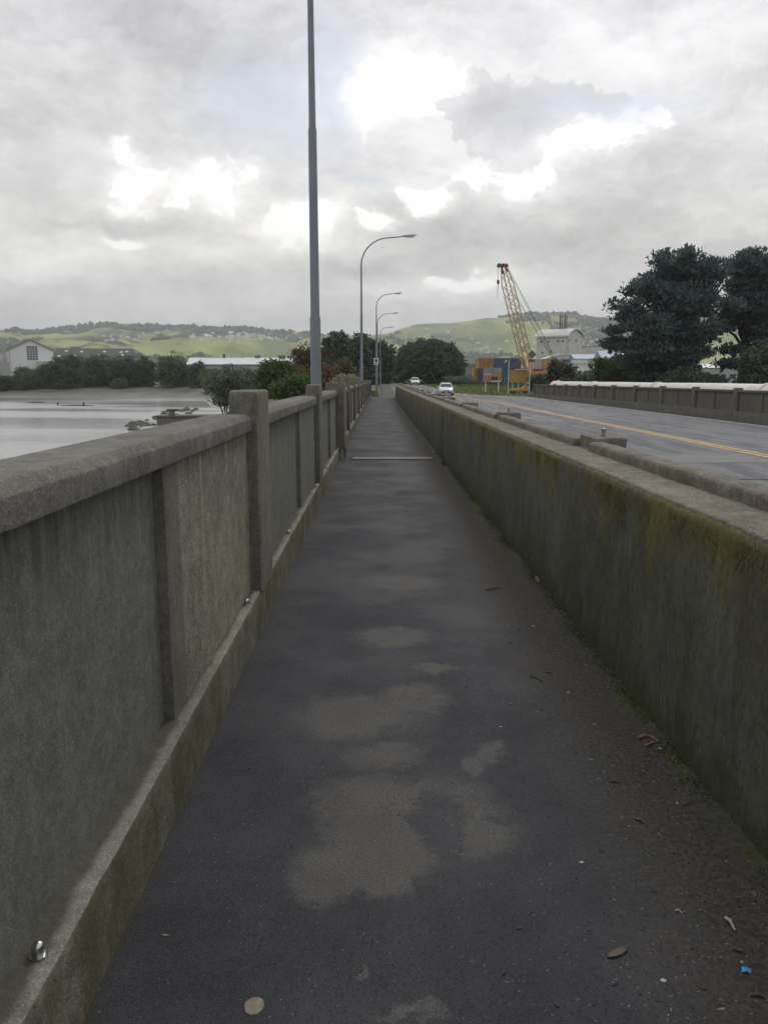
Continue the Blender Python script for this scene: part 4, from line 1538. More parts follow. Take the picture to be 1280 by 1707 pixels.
def tree(name, base, blobs, n, size, mat, label, cat, seed, trunk_r=0.25, clump=0.35, up=0.0, group=None, limbs=8, core=True, shell=0.6, nclump=None, stems=1, trunk_top=0.55, slim=0.42, core_frac=0.35):
    """blobs in local coordinates (x, y, z above base, rx, ry, rz)"""
    rng = np.random.default_rng(seed)
    o = empty(name, base)
    tag(o, label, cat, group)
    V, Q, tint = leaf_cloud(rng, blobs, n, size, clump, up, nclump, slim, shell=shell)
    if core:
        # a share of the leaves deeper inside, so that the middle is dense
        V2, Q2, t2 = leaf_cloud(rng, [(b[0], b[1], b[2], b[3] * 0.72, b[4] * 0.72, b[5] * 0.72) for b in blobs], int(n * core_frac), size * 1.5, clump, up, nclump, shell=0.3)
        Q = np.concatenate([Q, Q2 + len(V)])
        V = np.concatenate([V, V2])
        tint = np.concatenate([tint, t2])
    link(bpy.data.objects.new('crown', fast_mesh('crown', V, Q, mat, tint)), o)
    t = MB()
    H = max(b[2] + b[5] for b in blobs)
    for s in range(stems):
        off = (rng.normal(0, 0.25) * (stems > 1), rng.normal(0, 0.25) * (stems > 1))
        fork = Vector((off[0] * 3, off[1] * 3, H * trunk_top * 0.55))
        t.tube([(off[0], off[1], -0.4), (off[0], off[1], 0.2), tuple(fork)], [trunk_r * 1.25, trunk_r, trunk_r * 0.72], 9)
        for k in range(limbs):
            b = blobs[int(rng.integers(0, len(blobs)))]
            tgt = (b[0] + rng.normal() * b[3] * 0.3, b[1] + rng.normal() * b[4] * 0.3, b[2] + rng.normal() * b[5] * 0.25)
            limb(t, fork + Vector((0, 0, -0.1)), tgt, trunk_r * 0.5, trunk_r * 0.12, rng)
    t.build('trunk', 'bark_dark' if mat == 'leaf_pine' else 'bark', o, smooth=True)
    return o


def px_tree(name, x0, x1, ytop, Y, mat, label, cat='tree', seed=1, n=5000, size=0.4, z0=None, lumps=7, group=None, depth=None, low=0.12, clump=0.4, trunk_r=0.22, squash=1.0, limbs=6, shell=0.6, up=0.15, nclump=None, stems=1, rr0=0.30, rr1=0.46, dome=False):
    """a lumpy round crown of the given image width and top, standing at distance Y"""
    n, size = int(n * 1.7), size * 0.74
    A = at_y(x0, ytop, Y)
    B = at_y(x1, ytop, Y)
    cx = (A.x + B.x) / 2
    W = (B.x - A.x) / 2
    zg = ground_z(cx, Y) if z0 is None else z0
    H = A.z - zg
    D = depth or W
    rng = np.random.default_rng(seed + 500)
    blobs = []
    zc = H * (0.5 + low * 0.5)
    rz = H * (0.5 - low * 0.5)
    blobs.append((0, 0, zc, W * 0.74, D * 0.74, rz * 0.86))
    for k in range(lumps):
        th = 2 * math.pi * (k + rng.random() * 0.7) / lumps
        ph = rng.uniform(-0.45, 0.95)
        rr = rng.uniform(rr0, rr1)
        blobs.append((math.cos(th) * W * (1 - rr) * math.cos(ph * 0.9), math.sin(th) * D * (1 - rr) * math.cos(ph * 0.9),
                      zc + math.sin(ph) * rz * (1 - rr * 0.8), W * rr, D * rr, rz * rr * 1.25 * squash))
    if low == 0.0:
        for k in range(7):
            th = 2 * math.pi * (k + rng.random() * 0.5) / 7
            rr = rng.uniform(0.36, 0.5)
            blobs.append((math.cos(th) * W * (0.93 - rr), math.sin(th) * D * (0.93 - rr), H * rng.uniform(0.16, 0.30), W * rr, D * rr, H * rng.uniform(0.22, 0.32)))
    if dome:
        blobs = [(0, 0, H * 0.40, W * 0.88, D * 0.88, H * 0.53)]
        for k in range(70):
            zf = 1 - 1.35 * (k + 0.5) / 70
            rad = math.sqrt(max(0, 1 - zf * zf))
            th = k * 2.399963
            q = rng.uniform(0.13, 0.22)
            blobs.append((math.cos(th) * rad * W * 0.84, math.sin(th) * rad * D * 0.84, H * 0.40 + zf * H * 0.50, W * q, D * q, H * q * 0.8))
    return tree(name, (cx, Y, zg), blobs, n, size, mat, label, cat, seed, trunk_r, clump, up, group, limbs, True, shell, nclump, stems)


# --- the two dark wind-shaped conifers on the right
def conifer_pair():
    Y1 = 92.0

    def loc(px, py, base, Y):
        p = at_y(px, py, Y)
        return (p.x - base.x, p.z - base.z)
    u = (at_y(101, 600, Y1).x - at_y(100, 600, Y1).x)
    base = Vector((at_y(1150, 640, Y1).x, Y1, 0))
    base.z = ground_z(base.x, Y1)
    spec = [(1140, 447, 46, 26), (1110, 472, 44, 30), (1175, 455, 40, 32), (1078, 492, 32, 20), (1060, 478, 16, 14), (1130, 505, 62, 40),
            (1040, 527, 24, 18), (1030, 512, 12, 14), (1062, 545, 42, 26), (1030, 570, 24, 16), (1018, 552, 12, 9), (1060, 585, 46, 24), (1110, 560, 58, 44),
            (1165, 490, 46, 34), (1182, 484, 24, 24), (1085, 605, 44, 24), (1128, 600, 42, 32), (1150, 634, 60, 12), (1098, 628, 40, 20), (1196, 512, 22, 16), (1108, 428, 12, 16), (1135, 427, 14, 14), (1160, 427, 13, 13), (1088, 441, 13, 14),
            (1053, 481, 13, 12), (1026, 506, 8, 14), (1013, 549, 9, 8), (1200, 560, 16, 9), (1182, 586, 26, 11), (1160, 548, 26, 18), (1172, 575, 14, 9)]
    rng = np.random.default_rng(5)
    blobs = []
    for (px, py, rx, ry) in spec:
        px, ry = px + max(0, (1110 - px) * 0.10), ry * 0.94
        dx, dz = loc(px, py, base, Y1)
        blobs.append((dx, rng.uniform(-3.5, 3.5), dz, max(rx - 4, 4) * u, max(rx, 30) * u * 0.8, max(ry - 4, 4) * u))
    tree('conifer_tree', base, blobs, 38000, 0.46, 'leaf_pine', 'huge dark conifer with ragged left side branches behind the pale pipe', 'tree', 11,
         trunk_r=0.55, clump=0.46, up=0.6, limbs=18, shell=0.4, nclump=2400, slim=0.2, core_frac=0.1, trunk_top=0.7, group='dark conifers behind the pipe')
    Y2 = 97.0
    u = (at_y(101, 600, Y2).x - at_y(100, 600, Y2).x)
    base = Vector((at_y(1235, 640, Y2).x, Y2, 0))
    base.z = ground_z(base.x, Y2)
    spec = [(1232, 445, 30, 24), (1250, 465, 42, 34), (1272, 452, 14, 22), (1222, 484, 24, 36), (1260, 510, 44, 36), (1228, 528, 30, 22), (1280, 556, 40, 34),
            (1300, 490, 40, 40), (1330, 540, 50, 50), (1310, 600, 50, 30), (1345, 470, 30, 26), (1240, 427, 10, 13), (1266, 440, 9, 14), (1224, 438, 9, 12), (1222, 582, 24, 12), (1210, 548, 16, 9), (1206, 606, 22, 10)]
    blobs = []
    for (px, py, rx, ry) in spec:
        dx, dz = loc(px, py, base, Y2)
        blobs.append((dx, rng.uniform(-3, 3), dz, max(rx - 4, 4) * u, max(rx, 30) * u * 0.8, max(ry - 4, 4) * u))
    tree('conifer_tree', base, blobs, 26000, 0.46, 'leaf_pine', 'dark conifer with notched crown standing against its bigger ragged neighbour', 'tree', 12,
         trunk_r=0.5, clump=0.46, up=0.6, limbs=16, shell=0.4, nclump=1700, slim=0.2, core_frac=0.1, trunk_top=0.7, group='dark conifers behind the pipe')


conifer_pair()
px_tree('bush', 984, 1066, 590, 104, 'leaf_green', 'mid green rounded bush at the left foot of the ragged conifer', 'bush', 21, 5000, 0.36, trunk_r=0.12, low=0.0)
px_tree('bush', 912, 958, 600, 98, 'leaf_silver', 'silvery dark bush before the orange crane gantry', 'bush', 22, 3600, 0.36, trunk_r=0.10, low=0.0, clump=0.3)
px_tree('bush', 1236, 1300, 566, 84, 'leaf_dark', 'dark green shrub partly beneath the notched conifer', 'bush', 23, 4200, 0.36, low=0.0)
px_tree('bush', 1100, 1180, 612, 88, 'leaf_dark', 'low dark shrub at the foot of the huge conifer trunk', 'bush', 24, 3000, 0.36, low=0.0, trunk_r=0.1)
px_tree('bush', 885, 915, 622, 112, 'leaf_dark', 'low green bush beside the diamond sign pole', 'bush', 25, 2200, 0.32, low=0.0, trunk_r=0.08)
px_tree('bush', 955, 1000, 618, 110, 'leaf_shore', 'low dark bush between silvery bush and rounded green bush', 'bush', 26, 2200, 0.32, low=0.0, trunk_r=0.08)

# --- trees at the end of the bridge
px_tree('tree', 655, 774, 567, 188, 'leaf_dark', 'dense dark dome shaped tree beside the road behind the pale car', 'tree', 31, 20000, 0.56, lumps=30, low=0.0, clump=0.32, trunk_r=0.5, depth=9, shell=0.75, nclump=1600, dome=True)
px_tree('tree', 536, 622, 547, 150, 'leaf_dark', 'broad dark tree crown rising behind the second lamp post', 'tree', 32, 14000, 0.52, lumps=20, low=0.0, rr0=0.22, rr1=0.36, clump=0.34, trunk_r=0.45)
px_tree('tree', 596, 658, 562, 165, 'leaf_dark', 'dark bushy tree overhanging the pavement behind the white sign', 'tree', 33, 10000, 0.52, lumps=16, low=0.0, rr0=0.22, rr1=0.36, clump=0.34, trunk_r=0.4)
px_tree('shrub', 486, 548, 572, 96, 'leaf_brown', 'brownish shrub with drooping crown beside the tall lamp pole', 'shrub', 34, 5200, 0.34, lumps=8, low=0.0, trunk_r=0.12)
px_tree('shrub', 528, 566, 608, 88, 'leaf_rust', 'rust orange shrub behind the parapet, right of the tall lamp pole', 'shrub', 35, 2600, 0.28, lumps=6, low=0.0, trunk_r=0.08)
px_tree('shrub', 490, 518, 612, 84, 'leaf_rust', 'small rust coloured shrub behind the parapet, left of the tall lamp pole', 'shrub', 46, 1800, 0.26, lumps=6, low=0.0, trunk_r=0.08)
px_tree('shrub', 560, 590, 596, 100, 'leaf_olive', 'weeping olive shrub before the broad dark tree', 'shrub', 36, 2600, 0.32, lumps=6, low=0.0, trunk_r=0.1)
px_tree('shrub', 556, 604, 626, 74, 'leaf_pale', 'pale variegated shrub peeping over the parapet', 'shrub', 37, 1800, 0.26, lumps=6, low=0.0, trunk_r=0.06)
px_tree('bush', 425, 500, 600, 92, 'leaf_green', 'fresh green bush behind the parapet beside the brownish shrub', 'bush', 38, 5600, 0.32, lumps=9, low=0.0, trunk_r=0.1)
px_tree('bush', 455, 530, 626, 80, 'leaf_green', 'low fresh green bush close behind the parapet posts', 'bush', 39, 4200, 0.28, lumps=8, low=0.0, trunk_r=0.08)
px_tree('bush', 384, 440, 610, 108, 'leaf_shore', 'dull green bush on the bank behind the first parapet post', 'bush', 40, 4200, 0.34, lumps=8, low=0.0, trunk_r=0.1)
px_tree('tree', 338, 414, 606, 88, 'leaf_shore', 'thin dark waterside tree with bare lower twigs at the rocky point', 'tree', 41, 2300, 0.28, lumps=9, low=0.14, trunk_r=0.09, clump=0.35, limbs=9, shell=0.4, stems=3)
px_tree('bush', 738, 800, 628, 170, 'leaf_shore', 'low green hedge bush between dome shaped tree and containers', 'bush', 42, 3000, 0.4, low=0.0, trunk_r=0.1)
px_tree('bush', 652, 676, 618, 215, 'leaf_olive', 'small olive bush at the bend of the road', 'bush', 43, 1600, 0.4, low=0.0, trunk_r=0.1)
px_tree('bush', 600, 650, 615, 225, 'leaf_dark', 'dark hedge closing the far end of the pavement', 'bush', 47, 2600, 0.5, low=0.0, trunk_r=0.1)
px_tree('tree', 628, 672, 585, 330, 'leaf_dark', 'dark distant tree filling the gap where the road bends away', 'tree', 48, 3000, 0.7, low=0.0, trunk_r=0.3)

# pampas grass at the bend
for i, (px, Y, lab) in enumerate(((652, 205, 'pale pampas grass clump beside the road bend'), (660, 208, 'feathery pampas clump leaning toward the dome shaped tree'))):
    b = at_y(px, 632, Y)
    zg = ground_z(b.x, Y)
    o = empty('pampas_grass', (b.x, Y, zg))
    tag(o, lab, 'grass clump', 'pampas by the bend')
    rng = np.random.default_rng(60 + i)
    t = MB()
    for k in range(26):
        th = rng.uniform(0, 6.28)
        r = rng.uniform(0.3, 1.1)
        h = rng.uniform(2.0, 3.6)
        t.tube([(0, 0, -0.1), (math.cos(th) * r * 0.4, math.sin(th) * r * 0.4, h * 0.6), (math.cos(th) * r, math.sin(th) * r, h)], [0.03, 0.03, 0.02], 4)
    t.build('blades', 'leaf_olive', o)
    t = MB()
    for k in range(12):
        th = rng.uniform(0, 6.28)
        r = rng.uniform(0.1, 0.9)
        h = rng.uniform(2.6, 3.8)
        t.tube([(math.cos(th) * r, math.sin(th) * r, h - 0.5), (math.cos(th) * r * 1.1, math.sin(th) * r * 1.1, h), (math.cos(th) * r * 1.3, math.sin(th) * r * 1.3, h + 0.9)], [0.05, 0.20, 0.02], 6)
    t.build('plumes', 'pampas', o)

# --- bushes along the far shore, from the white shed to the long roof
shore = [(-30, 26, 624, 242), (20, 66, 611, 242), (60, 86, 606, 244), (80, 134, 592, 245), (122, 178, 589, 247), (150, 206, 590, 250), (176, 234, 592, 245),
         (216, 262, 591, 246), (256, 324, 584, 243), (314, 346, 604, 236), (186, 214, 633, 240), (334, 372, 612, 220)]
shore_lab = ['low bush left of the white gabled shed by the mud', 'round bush in front of the white gabled shed', 'narrow dark bush at the right corner of the white shed',
             'tall bush in front of the dark roof, next to the white shed', 'bushy tree before the middle of the dark roof', 'broad bushy tree hiding the lower dark roof',
             'dense tree beneath the ridge end of the dark roof', 'bush just right of the dark roof end', 'tallest domed tree on the far shore', 'bush beside the tallest domed shore tree',
             'small low bush at the mud edge below the dark roof', 'straggly bush where mudflat meets the bank']
for i, ((x0, x1, yt, Y), lab) in enumerate(zip(shore, shore_lab)):
    px_tree('shore_bush', x0, x1, yt, Y, 'leaf_shore' if i % 3 else 'leaf_dark', lab, 'bush', 70 + i, 6500 if x1 - x0 > 40 else 3500, 0.50, lumps=10, low=0.0, group='bushes along the far shore', trunk_r=0.2, clump=0.5)

# --- grass verge at the end of the left parapet and on the right
rng = np.random.default_rng(8)


def grass(name, x0, x1, y0, y1, n, h, label):
    x = rng.uniform(x0, x1, n)
    y = rng.uniform(y0, y1, n)
    keep = np.array([not (road_left(b_) - 1.78 < a_ < road_right(b_)) for a_, b_ in zip(x, y)])
    x, y = x[keep], y[keep]
    z = ground_z_np(x, y)
    m = len(x)
    th = rng.uniform(0, 6.28, m)
    w = h * 0.12
    hh = h * rng.uniform(0.5, 1.2, m)
    bx, by = np.cos(th) * w, np.sin(th) * w
    lx, ly = rng.normal(0, 0.35, m) * hh, rng.normal(0, 0.35, m) * hh
    V = np.stack([np.stack([x - bx, y - by, z - 0.02], 1), np.stack([x + bx, y + by, z - 0.02], 1), np.stack([x + lx, y + ly, z + hh], 1)], 1).reshape(-1, 3)
    o = link(bpy.data.objects.new(name, fast_mesh(name, V, np.arange(3 * m).reshape(-1, 3), 'leaf_grass', rng.random(m))))
    tag(o, label, 'grass', kind='stuff')


grass('verge_grass', -3.5, 0.2, 64.5, 110, 9000, 0.22, 'green grass verge beyond the end of the parapet')
grass('roadside_grass', 8.8, 34, 90, 175, 26000, 0.24, 'mown grass beside the road in front of the containers')

# ================================================================== WATERSIDE DETAILS
rng = np.random.default_rng(17)
rock_me = []
for k in range(4):
    bm = bmesh.new()
    bmesh.ops.create_icosphere(bm, subdivisions=2, radius=1.0)
    for v_ in bm.verts:
        v_.co *= 1 + 0.35 * mnoise.noise(v_.co * 1.3 + Vector((k * 9, 0, 0)))
        v_.co.z *= 0.6
    me = bpy.data.meshes.new('rock')
    bm.to_mesh(me)
    bm.free()
    me.materials.append(M['rock'])
    rock_me.append(me)
for k in range(46):
    px = rng.uniform(214, 330)
    py = 712 - (px - 214) * 0.20 + rng.uniform(-6, 5) - (8 if px > 262 else 0)
    p = at_z(px, py, WATER_Z + 0.1)
    o = link(bpy.data.objects.new('rock', rock_me[k % 4]))
    s = rng.uniform(0.22, 0.55)
    o.location = (p.x, p.y, WATER_Z + 0.02)
    o.rotation_euler = (rng.normal() * 0.2, rng.normal() * 0.2, rng.uniform(0, 6.28))
    o.scale = (s * 1.3, s, s)
    tag(o, 'dark weedy rock of the point below the old concrete landing', 'rock', 'rocks on the river point')

la = at_z(306, 697, -2.7)
ld = empty('old_landing', (la.x, la.y, WATER_Z))
tag(ld, 'old low concrete landing with a stubby post at the rocky point', 'landing')
MB().bounds(-2.7, 3.4, -0.8, 1.6, -0.4, 0.95).build('slab_base', 'deck_concrete', ld, bevel=0.05)
MB().bounds(-2.9, 3.6, -1.0, 1.8, 0.955, 1.12).build('slab_top', 'rail_concrete', ld, bevel=0.03)
MB().bounds(-1.35, -0.75, -0.95, -0.45, 1.122, 1.6).build('stub_post', 'post_concrete', ld, bevel=0.05)
MB().bounds(-1.55, -0.45, -1.02, -0.38, 1.602, 1.80).build('post_cap', 'driftwood', ld, bevel=0.04)

for (px, py, lab) in ((97, 676, 'dark stake poking out of the river, the shorter of two'), (140, 677, 'dark stake poking out of the river, the taller of two')):
    p = at_z(px, py, WATER_Z)
    m_ = MB().tube([(p.x, p.y, WATER_Z - 0.8), (p.x + 0.03, p.y, WATER_Z + 0.35), (p.x + 0.08, p.y, WATER_Z + (0.6 if px < 100 else 0.75))], [0.16, 0.15, 0.10], 7)
    tag(m_.build('stake', 'driftwood'), lab, 'stake', 'stakes in the river')
for k, (px, py, L, lab) in enumerate(((167, 657, 4.2, 'dark drift log stranded at the mud edge'), (130, 676, 6.5, 'thin sunken branch between the two stakes'), (62, 671, 4.0, 'thin dark snag lying in the shallow water'))):
    p = at_z(px, py, WATER_Z + 0.05)
    r_ = 0.32 if k == 0 else 0.10
    m_ = MB().tube([(p.x - L / 2, p.y, WATER_Z + 0.02), (p.x - L / 6, p.y + 0.2, WATER_Z + 0.10), (p.x + L / 4, p.y, WATER_Z + 0.08), (p.x + L / 2, p.y - 0.2, WATER_Z + 0.02)], [r_ * 0.8, r_, r_ * 0.9, r_ * 0.5], 8)
    tag(m_.build('drift_log', 'driftwood'), lab, 'log')


# ================================================================== BUILDINGS, LEFT BANK
def px_box(x0, x1, y0, y1, Y):
    a_, b_ = at_y(x0, y0, Y), at_y(x1, y1, Y)
    return a_.x, b_.x, a_.z, b_.z


def warehouse():
    Y = 272.0
    x0, xr, zb, ze = px_box(18, 90, 640, 583, Y)
    zr = at_y(57, 566, Y).z
    zg = ground_z(x0, Y) - 0.3
    RZ = 0.5
    KW = 1 / 1.09
    o = empty('warehouse', (x0, Y, zg), RZ)
    tag(o, 'white gabled warehouse with a big grid window on the far shore', 'warehouse')
    w = (xr - x0) * KW
    he, hr = ze - zg, zr - zg
    D = 40.0
    m_ = MB().prism([(0, 0), (w, 0), (w, he), (w / 2, hr), (0, he)], 'y', 0, D)
    m_.build('wall', 'white_wall', o)
    for s in (0, 1):
        xa, xb = (-0.35, w / 2) if s == 0 else (w / 2, w + 0.35)
        za, zb_ = (he - 0.15, hr + 0.03) if s == 0 else (hr + 0.03, he - 0.15)
        r = MB()
        r.v = [(xa, -0.4, za), (xb, -0.4, zb_), (xb, D, zb_), (xa, D, za), (xa, -0.4, za + 0.25), (xb, -0.4, zb_ + 0.25), (xb, D, zb_ + 0.25), (xa, D, za + 0.25)]
        r.f = [(0, 1, 2, 3), (4, 5, 6, 7), (0, 1, 5, 4), (1, 2, 6, 5), (2, 3, 7, 6), (3, 0, 4, 7)]
        r.build('roof', 'roof_light', o)
        bz = MB()
        bz.v = [(xa, -0.55, za - 0.1), (xb, -0.55, zb_ - 0.1), (xb, -0.42, zb_ - 0.1), (xa, -0.42, za - 0.1), (xa, -0.55, za + 0.4), (xb, -0.55, zb_ + 0.4), (xb, -0.42, zb_ + 0.4), (xa, -0.42, za + 0.4)]
        bz.f = r.f
        bz.build('bargeboard', 'fascia_brown', o)
    wa, wb, wz0, wz1 = px_box(46, 63, 600, 576, Y)
    wa, wb, wz0, wz1 = (wa - x0) * KW, (wb - x0) * KW, wz0 - zg, wz1 - zg
    win = MB().bounds(wa, wb, -0.12, 0.2, wz0, wz1).build('window', 'sign_white', o)
    nxw, nzw = 4, 6
    for i in range(nxw):
        for j in range(nzw):
            pw, ph = (wb - wa) / nxw, (wz1 - wz0) / nzw
            MB().bounds(wa + i * pw + 0.07, wa + (i + 1) * pw - 0.07, -0.16, -0.125, wz0 + j * ph + 0.07, wz0 + (j + 1) * ph - 0.07).build('pane', 'grey_glass', win)
    MB().tube([(0.4, -0.2, he - 0.2), (0.4, -0.2, 0.5)], 0.12, 8).build('downpipe', 'grey_wall', o)
    # lower lean-to in front
    la_, lb_, lz0, lz1 = px_box(34, 92, 640, 603, Y - 7)
    la_, lb_ = x0 + (la_ - x0) * KW + 3.0, x0 + w + 0.6
    ln = MB().bounds(la_ - x0, lb_ - x0, -7, -0.02, 0, lz1 - zg)
    lo = ln.build('lean_to', 'white_wall', o)
    MB().bounds(la_ - x0 - 0.3, lb_ - x0 + 0.3, -7.4, -0.02, lz1 - zg + 0.003, lz1 - zg + 0.3).build('lean_to_roof', 'roof_light', o)
    # neighbouring gable to the left, standing further back
    Y2 = Y + 4
    a_, b_, z0, z1 = px_box(-70, 16, 640, 578, Y2)
    zr2 = at_y(-20, 556, Y2).z
    o2 = empty('warehouse', (a_, Y2 - 9, zg), RZ)
    tag(o2, 'white warehouse with brown fascia adjoining the gabled one, grey lean-to below', 'warehouse')
    w2 = (b_ - a_) * KW
    MB().prism([(0, 0), (w2, 0), (w2, z1 - zg), (w2 / 2, zr2 - zg), (0, z1 - zg)], 'y', 0, 55).build('wall', 'white_wall', o2)
    r = MB()
    for (xa, za, xb, zb_) in ((-0.3, z1 - zg - 0.1, w2 / 2, zr2 - zg + 0.05), (w2 / 2, zr2 - zg + 0.05, w2 + 0.3, z1 - zg - 0.1)):
        r = MB()
        r.v = [(xa, -0.4, za), (xb, -0.4, zb_), (xb, 55, zb_), (xa, 55, za), (xa, -0.4, za + 0.3), (xb, -0.4, zb_ + 0.3), (xb, 55, zb_ + 0.3), (xa, 55, za + 0.3)]
        r.f = [(0, 1, 2, 3), (4, 5, 6, 7), (0, 1, 5, 4), (1, 2, 6, 5), (2, 3, 7, 6), (3, 0, 4, 7)]
        r.build('roof', 'roof_light', o2)
        bz = MB()
        bz.v = [(xa, -0.6, za - 0.15), (xb, -0.6, zb_ - 0.15), (xb, -0.42, zb_ - 0.15), (xa, -0.42, za - 0.15), (xa, -0.6, za + 0.42), (xb, -0.6, zb_ + 0.42), (xb, -0.42, zb_ + 0.42), (xa, -0.42, za + 0.42)]
        bz.f = r.f
        bz.build('bargeboard', 'fascia_brown', o2)
    c_, d_, z2, z3 = px_box(-60, 32, 640, 603, Y - 6)
    MB().bounds(2.0, w2 + 2.6, -5.5, -0.7, 0, z3 - zg).build('lean_to', 'grey_wall', o2)
    e0, e1, f0, f1 = px_box(-2, 6, 626, 615, Y - 6)
    MB().bounds(w2 - 3.4, w2 - 1.4, -5.58, -5.4, f0 - zg, f1 - zg).build('window', 'dark_glass', o2)


warehouse()


def dark_shed():
    Y = 292.0
    a_, b_, z0, z1 = px_box(86, 228, 640, 579, Y)
    zg = ground_z((a_ + b_) / 2, Y) - 0.3
    o = empty('shed', (a_, Y, zg))
    tag(o, 'long dark roofed shed with pale skylights behind the shore bushes', 'shed')
    w, h = b_ - a_, z1 - zg
    he = at_y(100, 604, Y - 8).z - zg
    wall = MB().bounds(0, w + 2, 0, 22, 0, he)
    wall.build('wall', 'grey_wall', o)
    r = MB()
    xl, xr = -1, w + 2.5
    rl, rr_ = -1, w - (at_y(228, 600, Y).x - at_y(206, 600, Y).x)
    r.v = [(xl, -0.5, he + 0.01), (xr, -0.5, he + 0.01), (xr, 22.5, he + 0.01), (xl, 22.5, he + 0.01), (rl, 10, h), (rr_, 10, h), (rr_, 12, h), (rl, 12, h)]
    r.f = [(0, 1, 2, 3), (0, 1, 5, 4), (1, 2, 6, 5), (2, 3, 7, 6), (3, 0, 4, 7), (4, 5, 6, 7)]
    r.build('roof', 'roof_dark', o)
    nrm = Vector((0, -(h - he), 10.5)).normalized()
    for (px, py) in ((97, 585), (91, 594), (124, 586), (117, 594), (163, 586), (192, 587), (197, 592), (201, 586), (158, 592)):
        t = (at_y(px, py, Y).z - zg - he) / (h - he)
        x = at_y(px, py, Y).x - a_
        t = max(0.05, min(0.95, t))
        m_ = MB()
        y_, z_ = -0.5 + 10.5 * t, he + (h - he) * t
        sy_, sz_ = 0.9, 0.9 * (h - he) / 10.5
        m_.v = [(x - 0.55, y_, z_ + 0.06), (x + 0.55, y_, z_ + 0.06), (x + 0.55, y_ + sy_, z_ + sz_ + 0.06), (x - 0.55, y_ + sy_, z_ + sz_ + 0.06),
                (x - 0.55, y_, z_ - 0.05), (x + 0.55, y_, z_ - 0.05), (x + 0.55, y_ + sy_, z_ + sz_ - 0.05), (x - 0.55, y_ + sy_, z_ + sz_ - 0.05)]
        m_.f = [(0, 1, 2, 3), (4, 5, 6, 7), (0, 1, 5, 4), (1, 2, 6, 5), (2, 3, 7, 6), (3, 0, 4, 7)]
        m_.build('skylight', 'skylight', o)
    rail = MB()
    x0r = at_y(158, 600, Y).x - a_
    for i in range(9):
        xx = x0r + (rr_ - x0r) * i / 8
        rail.tube([(xx, 11, h), (xx, 11, h + 0.7)], 0.05, 5)
    rail.tube([(x0r, 11, h + 0.7), (rr_, 11, h + 0.7)], 0.05, 5)
    rail.build('ridge_rail', 'grey_wall', o)


dark_shed()


def long_roof():
    Y = 340.0
    a_, b_, z0, z1 = px_box(308, 500, 640, 595, Y)
    zg = ground_z(a_, Y) - 0.3
    he = at_y(320, 607, Y - 8).z - zg
    o = empty('warehouse', (a_, Y, zg))
    tag(o, 'long low warehouse with pale metal roof and small roof vents beyond the shore trees', 'warehouse')
    w, h = b_ - a_, z1 - zg
    MB().bounds(0, w, 0, 26, 0, he).build('wall', 'grey_wall', o)
    nb = 9
    for i in range(nb):
        x0, x1 = w * i / nb + 0.03, w * (i + 1) / nb - 0.03
        r = MB()
        r.v = [(x0, -0.5, he + 0.01), (x1, -0.5, he + 0.01), (x1, 12, h), (x0, 12, h), (x0, 26, he + 0.02), (x1, 26, he + 0.02)]
        r.f = [(0, 1, 2, 3), (3, 2, 5, 4), (0, 3, 4), (1, 5, 2), (0, 4, 5, 1)]
        r.build('roof_sheet', 'roof_white', o)
    MB().bounds(0, w, -0.62, -0.52, he - 0.35, he + 0.1).build('gutter', 'cont_grey', o)
    for px, s in ((337, 0.5), (345, 0.5), (365, 1.1), (378, 0.4), (397, 0.5), (423, 2.2), (465, 3.0), (480, 3.0)):
        x = at_y(px, 600, Y).x - a_
        MB().bounds(x - s / 2, x + s / 2, 11.4, 12.6, h - 0.1, h + (1.6 if s < 2 else 1.0)).build('roof_vent', 'roof_dark' if s > 1 else 'grey_wall', o)


long_roof()


# ================================================================== YARD ON THE RIGHT
def container(px0, px1, tier, Y, mat, label, depth=6.06, zg=-0.95):
    a_, b_ = at_y(px0, 620, Y).x, at_y(px1, 620, Y).x
    H = 2.59
    o = empty('shipping_container', ((a_ + b_) / 2, Y, zg + tier * (H + 0.02)))
    tag(o, label, 'container', 'shipping containers stacked in the yard')
    w = b_ - a_
    # corrugated front sheet
    n_ = max(8, int(w / 0.28))
    poly = []
    for i in range(n_ + 1):
        x = -w / 2 + 0.1 + (w - 0.2) * i / n_
        poly.append((x, 0.0 if i % 2 else 0.055))
    poly += [(w / 2 - 0.1, depth - 0.05), (-w / 2 + 0.1, depth - 0.05)]
    MB().prism(poly, 'z', 0.12, H - 0.11).build('sheet_wall', mat, o)
    f = MB()
    for sx_ in (-1, 1):
        f.bounds(sx_ * w / 2 - (0.14 if sx_ > 0 else 0), sx_ * w / 2 + (0.14 if sx_ < 0 else 0), -0.03, 0.12, 0.0, H)
        f.bounds(sx_ * w / 2 - (0.14 if sx_ > 0 else 0), sx_ * w / 2 + (0.14 if sx_ < 0 else 0), depth - 0.12, depth, 0.0, H)
    f.bounds(-w / 2 + 0.14, w / 2 - 0.14, -0.02, depth, 0.0, 0.12)
    f.bounds(-w / 2 + 0.14, w / 2 - 0.14, -0.02, depth, H - 0.11, H - 0.003)
    f.build('frame', mat, o)
    if w < 3.2:
        for s in (-0.75, -0.3, 0.3, 0.75):
            MB().tube([(s, -0.06, 0.15), (s, -0.06, H - 0.15)], 0.025, 6).build('lock_rod', 'galvanised', o)
    return o


